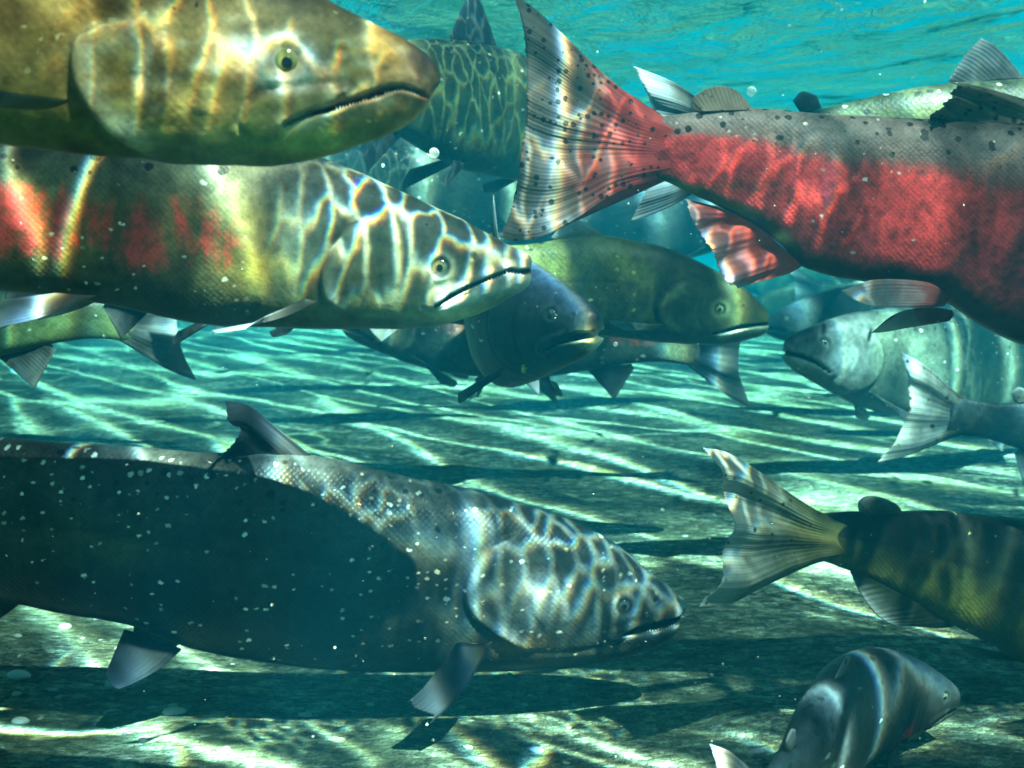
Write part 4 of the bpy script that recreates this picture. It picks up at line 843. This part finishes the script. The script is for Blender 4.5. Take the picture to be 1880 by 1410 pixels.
def plan_salmon(label, pos, L, yaw, pitch=0, roll=0, knots=((0, 0), (.5, 3), (1, -6)), ramp=None, ramp_h=None, skin=None, fins=None, tailm=None, eyes=None,
                ns=150, nv=64, fat=1.0, red=(), at=0.0, wide=1.0, stretch=1.0, name='salmon', detail=True, mouth=.010, extra=(), blobs=(), dorsal=1.0):
    """pos is the world place of the body point at fraction `at` from the nose"""
    bend = spine_bend(knots, L)
    f = Fish(name, label, 'fish', SHOAL, (0, 0, 0), R(yaw), R(pitch), R(roll), bend=bend)
    from mathutils import Euler
    anchor = bend(np.array([[-at * L, 0, 0]]))[0]
    off = Euler((R(roll), -R(pitch), R(yaw))).to_matrix() @ Vector(anchor)
    f.root.location = Vector(pos) - off
    P = lambda pts: np.array([(-x * L, z * L * fat) for x, z in pts])
    feats = []
    if detail:
        g = mouth
        feats = [('step', P([(.172, .062), (.205, .03), (.216, -.01), (.2, -.055), (.15, -.085)]), .030 * L, .007 * L, tuple(.35 * c for c in ramp[1][1]), tuple(min(1, 1.5 * c) for c in ramp[2][1])),
                 ('groove', P([(.15, .03), (.162, -.01), (.15, -.055)]), .005 * L, .0026 * L, tuple(.4 * c for c in ramp[1][1]), .5),
                 ('plate', P([(.05, -.010), (.09, -.018), (.115, -.034), (.118, -.05), (.1, -.05), (.07, -.036)]), .0022 * L, .003 * L),
                 ('gap', P([(-.006, -.010), (.03, -.012), (.06, -.020), (.10, -.040), (.10, -.043), (.06, -.022 - g * .5), (.03, -.012 - g), (-.006, -.010 - g)]), .0030 * L, .0020 * L, tuple(min(1, 1.7 * c) for c in ramp_h[1][1]), P([(.008, -.014 - g), (.03, -.018 - g), (.06, -.028 - g * .5), (.1, -.048)])),
                 ('eye', P([(.078, .016)])[0], .0105 * L, tuple(min(1, 1.4 * c) for c in ramp_h[2][1])), ('pit', P([(.035, .014)])[0], .0036 * L)]
        feats += [(e[0], P(e[1]), e[2] * L, e[3] * L) + tuple(e[4:]) for e in extra]
    f.body(P(PLAN_TOP), P(PLAN_BOT), skin, ramp, ramp_h or ramp, .2, [(a, b * wide) for a, b in W_STD], feats, red=red, ns=ns, nv=nv, dense=.35, spots=(.62, .92), blobs=[(P([b[0]])[0], b[1] * L, b[2] * L, b[3], b[4]) for b in blobs])
    if eyes: f.eye(P([(.078, .016)])[0], .0100 * L, eyes)
    th = (.0075 * L / .6, .0014 * L / .6)
    f.fin('dorsal_fin', fins, P([(.42, .122), (.47, .120), (.54, .112)]), P([(.505, .122 + .093 * dorsal), (.535, .118 + .052 * dorsal), (.56, .118)]), lead=P([(.42, .122), (.45, .122 + .043 * dorsal), (.478, .122 + .076 * dorsal), (.505, .122 + .093 * dorsal)]), rays=13, nu=48, nvv=18, thick=th, ragged=.04)
    f.fin('adipose_fin', fins, P([(.775, .066), (.795, .060), (.81, .056)]), P([(.785, .088), (.81, .094), (.825, .078)]), rays=3, nu=20, nvv=10, thick=(.010 * L, .005 * L), ragged=0)
    f.fin('anal_fin', fins, P([(.67, -.078), (.72, -.064), (.78, -.050)]), P([(.745, -.150), (.765, -.11), (.79, -.062)]), rays=12, nu=48, nvv=18, thick=th, ragged=.03)
    f.fin('tail_fin', tailm or fins, P([(.89, .036), (.905, .003), (.89, -.028)]), P([(1.10, .135), (1.065, .06), (1.055, .0), (1.065, -.06), (1.10, -.135)]), lead=P([(.89, .036), (.93, .048), (.97, .070), (1.03, .108), (1.10, .135)]), rear=P([(.89, -.028), (.93, -.042), (.97, -.067), (1.03, -.106), (1.10, -.135)]), rays=18, nu=70, nvv=24, thick=(.014 * L, .0016 * L), ragged=.02, wave=.006 * L)
    for mir in (False, True):
        f.fin('pectoral_fin', fins, P([(.205, -.070), (.215, -.078), (.232, -.084)]), P([(.345, -.125), (.335, -.14), (.30, -.135)]), y0=-.040 * L, flare=-.055 * L, rays=9, nu=40, nvv=16, thick=th, mirror=mir, ragged=.03)
        f.fin('pelvic_fin', fins, P([(.505, -.108), (.52, -.107), (.54, -.104)]), P([(.60, -.165), (.60, -.150), (.585, -.125)]), y0=-.022 * L, flare=-.045 * L, rays=8, nu=36, nvv=14, thick=th, mirror=mir, ragged=.03)
    return f

GREY_FIN = fin_mat('grey_fin', (.025, .03, .03), (.05, .065, .075), 13, transl=.4, clear=.12, seed=30, tip=(.25, .28, .3), tipk=.3)
PALE_FIN = fin_mat('pale_fin', (.07, .075, .055), (.15, .17, .18), 16, spots=.3, transl=.4, clear=.1, seed=31, tip=(.5, .54, .56), tipk=.4)
DIM_EYE = eye_mats('dim', (.14, .16, .12), (.03, .04, .04))
SK_DARK = skin_mat('slate_skin', spot_size=.42, spot_scale=135, scale_freq=170, glint=.93, glint_col=(.35, .42, .44), mottle=.5, seed=40)
SK_GREY = skin_mat('grey_skin', spot_size=.38, spot_scale=75, scale_freq=150, glint=.93, glint_col=(.42, .46, .4), mottle=.5, seed=41)
SK_PINK = skin_mat('pinkish_skin', red=(.34, .08, .06), spot_size=.3, spot_scale=55, scale_freq=150, glint=.95, glint_col=(.5, .42, .4), mottle=.6, seed=42)
SLATE = [(0, (.014, .018, .014)), (.25, (.016, .021, .018)), (.55, (.022, .029, .030)), (.8, (.028, .038, .044)), (1, (.02, .03, .038))]
GREY = [(0, (.035, .042, .03)), (.25, (.04, .05, .036)), (.55, (.05, .062, .045)), (.8, (.04, .05, .036)), (1, (.02, .028, .025))]
OLIVE = [(0, (.03, .045, .02)), (.25, (.04, .055, .02)), (.55, (.05, .062, .022)), (.8, (.04, .05, .022)), (1, (.022, .03, .018))]

# slate salmon turned towards the viewer, in the middle
f = plan_salmon('slate blue salmon turned towards the viewer in the middle, its blunt snout tip pale', point(1101, 594, 1.27), .56, 0, 3, 0,
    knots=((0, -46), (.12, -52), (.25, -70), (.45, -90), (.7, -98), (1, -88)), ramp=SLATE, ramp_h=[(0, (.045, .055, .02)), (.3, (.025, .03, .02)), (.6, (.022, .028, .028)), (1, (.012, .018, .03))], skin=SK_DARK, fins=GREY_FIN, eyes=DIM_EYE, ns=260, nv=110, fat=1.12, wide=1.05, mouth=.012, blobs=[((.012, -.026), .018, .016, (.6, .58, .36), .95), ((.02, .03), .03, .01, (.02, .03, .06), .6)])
def jaw_mark(f):
    m = NT('yellow_mark'); n = m.noise(m.objco(), 700, 3); p = m.principled(Base_Color=m.mix(m.ramp(n.outputs[0], .42, .55), (.75, .62, .02, 1), (.10, .11, .03, 1)), Roughness=.5); m.link(p.outputs[0], m.out.inputs[0])
    k = np.argmin((f.pts[:, 0] + .142 * .62) ** 2 + (f.pts[:, 2] + .072 * .62) ** 2 + 10 * (f.pts[:, 1] > 0)); q = f.pts[k]
    u = np.linspace(0, 2 * math.pi, 24, endpoint=False); r = 1 + .18 * np.sin(3 * u + 1)
    rings = [np.stack([q[0] + rr * r * .0030 * np.cos(u), np.full(24, q[1] - h), q[2] + rr * r * .0050 * np.sin(u)], -1) for rr, h in ((1.0, -.002), (1.0, .0008), (.8, .0014), (.05, .0015))]
    link('jaw_mark', grid_mesh('jaw_mark', f.bend(np.array(rings).reshape(-1, 3)).reshape(4, 24, 3), True, caps=True), m.m, f.root)['label'] = 'small yellow mark under the jaw'
jaw_mark(f)
# salmon with the red gill, seen from behind
plan_salmon('small slate salmon seen from behind at lower right with a thin red gill slit', point(1757, 1278, 1.04), .35, 0, -10, 4,
    knots=((0, 22), (.15, 32), (.35, 52), (.6, 62), (.85, 56), (1, 48)), ramp=SLATE, ramp_h=SLATE, skin=SK_DARK, fins=PALE_FIN, eyes=DIM_EYE, ns=260, nv=110, fat=1.12, wide=1.1, dorsal=.25,
    extra=[('ridge', [(.205, -.005), (.212, -.035), (.205, -.06)], .0035, .002, (.62, .02, .03), 1.0)])
# salmon heading left on the right, grey and hazy
plan_salmon('hazy grey salmon facing left right of centre, pale cheek', point(1440, 634, 2.05), .74, 180 + 24, 9, 0, knots=((0, 0), (.4, 4), (1, 14)), ramp=GREY, ramp_h=[(0, (.05, .06, .055)), (.4, (.10, .12, .115)), (.7, (.055, .065, .06)), (1, (.02, .025, .025))], skin=SK_GREY, fins=PALE_FIN, eyes=DIM_EYE, ns=200, nv=90)
# salmon whose bright tail stands in front of it
plan_salmon('grey salmon leaving to the right with a bright blue white lower tail lobe', point(1762, 768, 1.75), .56, -6, -9, 0, at=.93, knots=((0, 0), (.5, -4), (1, 6)), ramp=SLATE, ramp_h=SLATE, skin=SK_DARK, fins=PALE_FIN, tailm=PALE_FIN, ns=160, nv=80, eyes=DIM_EYE)
# big salmon behind the gold head
plan_salmon('greenish salmon in the gap between gold head and red tail, dorsal fin near the surface', point(872, 200, 1.72), .60, 42, -6, 0, at=.47, ramp=OLIVE, ramp_h=OLIVE, skin=SK_GREY, fins=GREY_FIN, ns=160, nv=80, eyes=DIM_EYE, fat=1.15)
# lower left, behind the banded one
plan_salmon('dim green salmon heading left below the banded one, tail and lower fins dark', point(240, 592, 1.75), .58, 180 + 28, 2, 0, at=.95, ramp=OLIVE, ramp_h=OLIVE, skin=SK_GREY, fins=GREY_FIN, ns=140, nv=70, eyes=DIM_EYE)
plan_salmon('shadowy salmon hidden behind the banded one, only belly and pelvic fin showing', point(375, 520, 1.36), .38, 3, 0, 0, at=.52, ramp=SLATE, ramp_h=SLATE, skin=SK_DARK, fins=GREY_FIN, ns=140, nv=70, eyes=DIM_EYE)
plan_salmon('pinkish salmon facing left behind the mossy green one, its tail hanging below', point(1296, 645, 2.05), .60, 180 - 10, 4, 0, at=.97, ramp=GREY, ramp_h=GREY, skin=SK_PINK, red=[(.2, .9, .4, .8, .42)], fins=GREY_FIN, ns=140, nv=70, eyes=DIM_EYE)
plan_salmon('salmon hidden behind the red one, spotted tail and dorsal fin showing above its back', point(1318, 268, 1.38), .60, 2, -1, 0, at=.95, ramp=OLIVE, ramp_h=OLIVE, skin=SK_GREY, fins=GREY_FIN, tailm=GREY_FIN, ns=140, nv=70, eyes=DIM_EYE, dorsal=.75)

# the far shoal
far = [  # px, py, depth, length, yaw, pitch, ramp, label
    (1180, 420, 2.9, .66, 8, 4, 0, 'dark far salmon framed between the red anal fin and the mossy back'),
    (1090, 370, 3.6, .66, 170, 0, 2, 'blue far salmon below the red tail root'),
    (800, 352, 2.6, .64, 20, -8, 1, 'far salmon with sunlit speckled back between gold jaw and banded head'),
    (690, 290, 3.1, .60, 200, 0, 0, 'blurred far salmon just under the gold jaw'),
    (860, 300, 4.2, .66, 15, 6, 2, 'faint salmon deep behind the greenish one'),
    (1620, 585, 2.9, .64, 176, -3, 0, 'dim salmon under the red one, behind its pelvic fins'),
    (1790, 690, 2.6, .62, 172, -6, 0, 'dark salmon at right between hazy grey head and bright tail'),
    (1850, 640, 3.3, .64, 10, 2, 2, 'blue salmon at the right edge under the red belly'),
    (1520, 560, 4.2, .66, 184, 0, 2, 'faint salmon far right of the mossy head'),
    (1010, 330, 4.6, .66, 5, 0, 2, 'pale blue salmon very far behind the red tail'),
    (1440, 505, 5.2, .70, 190, 0, 2, 'barely visible salmon far beyond the red belly'),
    (60, 470, 2.4, .6, 160, 0, 0, 'dark salmon behind the left end of the banded one'),
    (1720, 540, 3.8, .66, 20, 0, 2, 'faint salmon behind the pelvic fins at right'),
]
for px, py, dep, L, yaw, pitch, kind, lab in far:
    plan_salmon(lab, point(px, py, dep), L, yaw, pitch, 0, at=.4, knots=((0, 0), (.5, random.uniform(-8, 8)), (1, random.uniform(-16, 16))), ramp=(SLATE, GREY, OLIVE)[kind], ramp_h=(SLATE, GREY, OLIVE)[kind],
                skin=(SK_DARK, SK_GREY, SK_DARK)[kind], fins=GREY_FIN, ns=90, nv=48, eyes=DIM_EYE)

# ------------------------------------------------------------------ small things
def ico(name, sub, r, squash=(1, 1, 1), rough=0.0, seed=0):
    import bmesh
    bm = bmesh.new(); bmesh.ops.create_icosphere(bm, subdivisions=sub, radius=r)
    P = np.array([v.co for v in bm.verts]); d = 1 + rough * lumps(P / r, 2.2, seed)
    for v, k in zip(bm.verts, d): v.co = (v.co.x * squash[0] * k, v.co.y * squash[1] * k, v.co.z * squash[2] * k)
    for fc in bm.faces: fc.smooth = True
    me = bpy.data.meshes.new(name); bm.to_mesh(me); bm.free(); return me

def stone_mat(name, c):
    m = NT(name); co = m.objco(); n = m.noise(co, 220, 5, .65)
    p = m.principled(Base_Color=m.mix(1.0, c + (1,), m.ramp(n.outputs[0], .25, .75, .7, 1.3), 'MULTIPLY'), Roughness=.8, Normal=m.bump(n.outputs[0], .4, .002))
    m.link(p.outputs[0], m.out.inputs[0]); return m.m
PALE_STONE, GREY_STONE, DARK_STONE = stone_mat('pale_pebble', (.38, .40, .36)), stone_mat('grey_pebble', (.26, .28, .26)), stone_mat('dark_pebble', (.06, .07, .065))
def on_bed(px, py):
    d = ray(px, py); return d * (BED_Z / d[2])
meshes = {}
for key, mt in (('pale', PALE_STONE), ('grey', GREY_STONE), ('dark', DARK_STONE)):
    for k in range(3):
        me = ico('pebble', 3, 1.0, (1, random.uniform(.6, .85), random.uniform(.35, .5)), .16, k * 7 + len(key)); me.materials.append(mt); meshes[key, k] = me
def pebble(px, py, r, key, k, label, group):
    p = on_bed(px, py); o = bpy.data.objects.new('pebble', meshes[key, k]); COL.objects.link(o)
    o.location = (p[0], p[1], float(bed_h(p[0], p[1])[0]) + r * .10); o.scale = (r, r, r); o.rotation_euler = (random.uniform(-.1, .1), random.uniform(-.1, .1), random.uniform(0, 6.28))
    tag(o, label, 'pebble', group)
for px, py, r, lab in [(34, 1246, .0105, 'white oval pebble sunlit on the bed at the far left'), (38, 1330, .0075, 'small white pebble on the bed near the lower left corner'), (205, 1252, .008, 'pale pebble beside the brightest light streak at lower left'),
                       (320, 1308, .0095, 'flat pale pebble in the shade below the dark salmon'), (118, 1142, .0085, 'pale pebble in shade under the belly of the dark salmon')]:
    pebble(px, py, r, 'pale', random.randrange(3), lab, None)
for key, n, rr, lab in (('pale', 22, (.0016, .0042), 'tiny pale pebble lying on the river bed'), ('grey', 60, (.002, .006), 'small grey pebble lying on the river bed'), ('dark', 40, (.0016, .0045), 'tiny dark pebble lying on the river bed')):
    for i in range(n):
        pebble(random.uniform(0, 1880), 880 + 540 * random.random() ** .8, random.uniform(*rr), key, random.randrange(3), lab, key + ' pebbles scattered on the river bed')

def bubbles_and_specks():
    m = NT('air_bubble'); p = m.principled(Base_Color=(.75, .85, .85, 1), Roughness=.05); p.inputs['Transmission Weight'].default_value = .0
    p.inputs['Coat Weight'].default_value = 1.0
    tp = m.n('ShaderNodeBsdfTransparent'); lw = m.n('ShaderNodeLayerWeight'); lw.inputs[0].default_value = .35
    mx = m.n('ShaderNodeMixShader'); m.link(m.ramp(lw.outputs['Facing'], .15, .75, .18, 1), mx.inputs[0]); m.link(tp.outputs[0], mx.inputs[1]); m.link(p.outputs[0], mx.inputs[2])
    m.link(mx.outputs[0], m.out.inputs[0])
    base = ico('b', 2, 1.0); bv = np.array([v.co for v in base.vertices]); bf = np.array([list(q.vertices) for q in base.polygons])
    small = ico('s', 1, 1.0); sv = np.array([v.co for v in small.vertices]); sf = np.array([list(q.vertices) for q in small.polygons])
    def cloud(name, V0, F0, pts, rad, mat):
        V = np.concatenate([V0 * r + c for c, r in zip(pts, rad)]); F = np.concatenate([F0 + i * len(V0) for i in range(len(pts))])
        me = bpy.data.meshes.new(name); me.from_pydata(V.tolist(), [], F.tolist()); me.polygons.foreach_set('use_smooth', np.ones(len(F), bool))
        o = link(name, me, mat); tag(o, kind='stuff'); return o
    pts, rad = [], []
    while len(pts) < 60:
        px, py, d = RNG.uniform(560, 1880), RNG.uniform(0, 260) if RNG.random() < .8 else RNG.uniform(200, 480), RNG.uniform(1.1, 2.6)
        q = point(px, py, d)
        if q[2] < SURF_Z - .012: pts.append(q); rad.append(abs(RNG.normal(0, .0009)) + .0004)
    cloud('air_bubbles', bv, bf, pts, rad, m.m)
    g = NT('speck'); pg = g.principled(Base_Color=(.62, .64, .5, 1), Roughness=.6); g.link(pg.outputs[0], g.out.inputs[0])
    pts = [point(RNG.uniform(0, 1880), RNG.uniform(150, 1400), RNG.uniform(.6, 1.6)) for _ in range(420)]
    pts = [q for q in pts if BED_Z + .01 < q[2] < SURF_Z - .02]
    rad = np.abs(RNG.normal(0, .00013, len(pts))) + .00012
    cloud('drifting_specks', sv, sf, pts, rad, g.m)
    for px, py, d, r, lab in [(797, 281, 1.35, .0052, 'bright round air bubble in the gap below the gold jaw'), (1130, 632, 1.15, .0020, 'ring like air bubble in front of the pinkish salmon'), (1380, 168, 1.6, .006, 'larger air bubble near the surface right of the tail')]:
        o = link('bubble', ico('bubble', 3, r), m.m); o.location = point(px, py, d); tag(o, lab, 'bubble')
bubbles_and_specks()
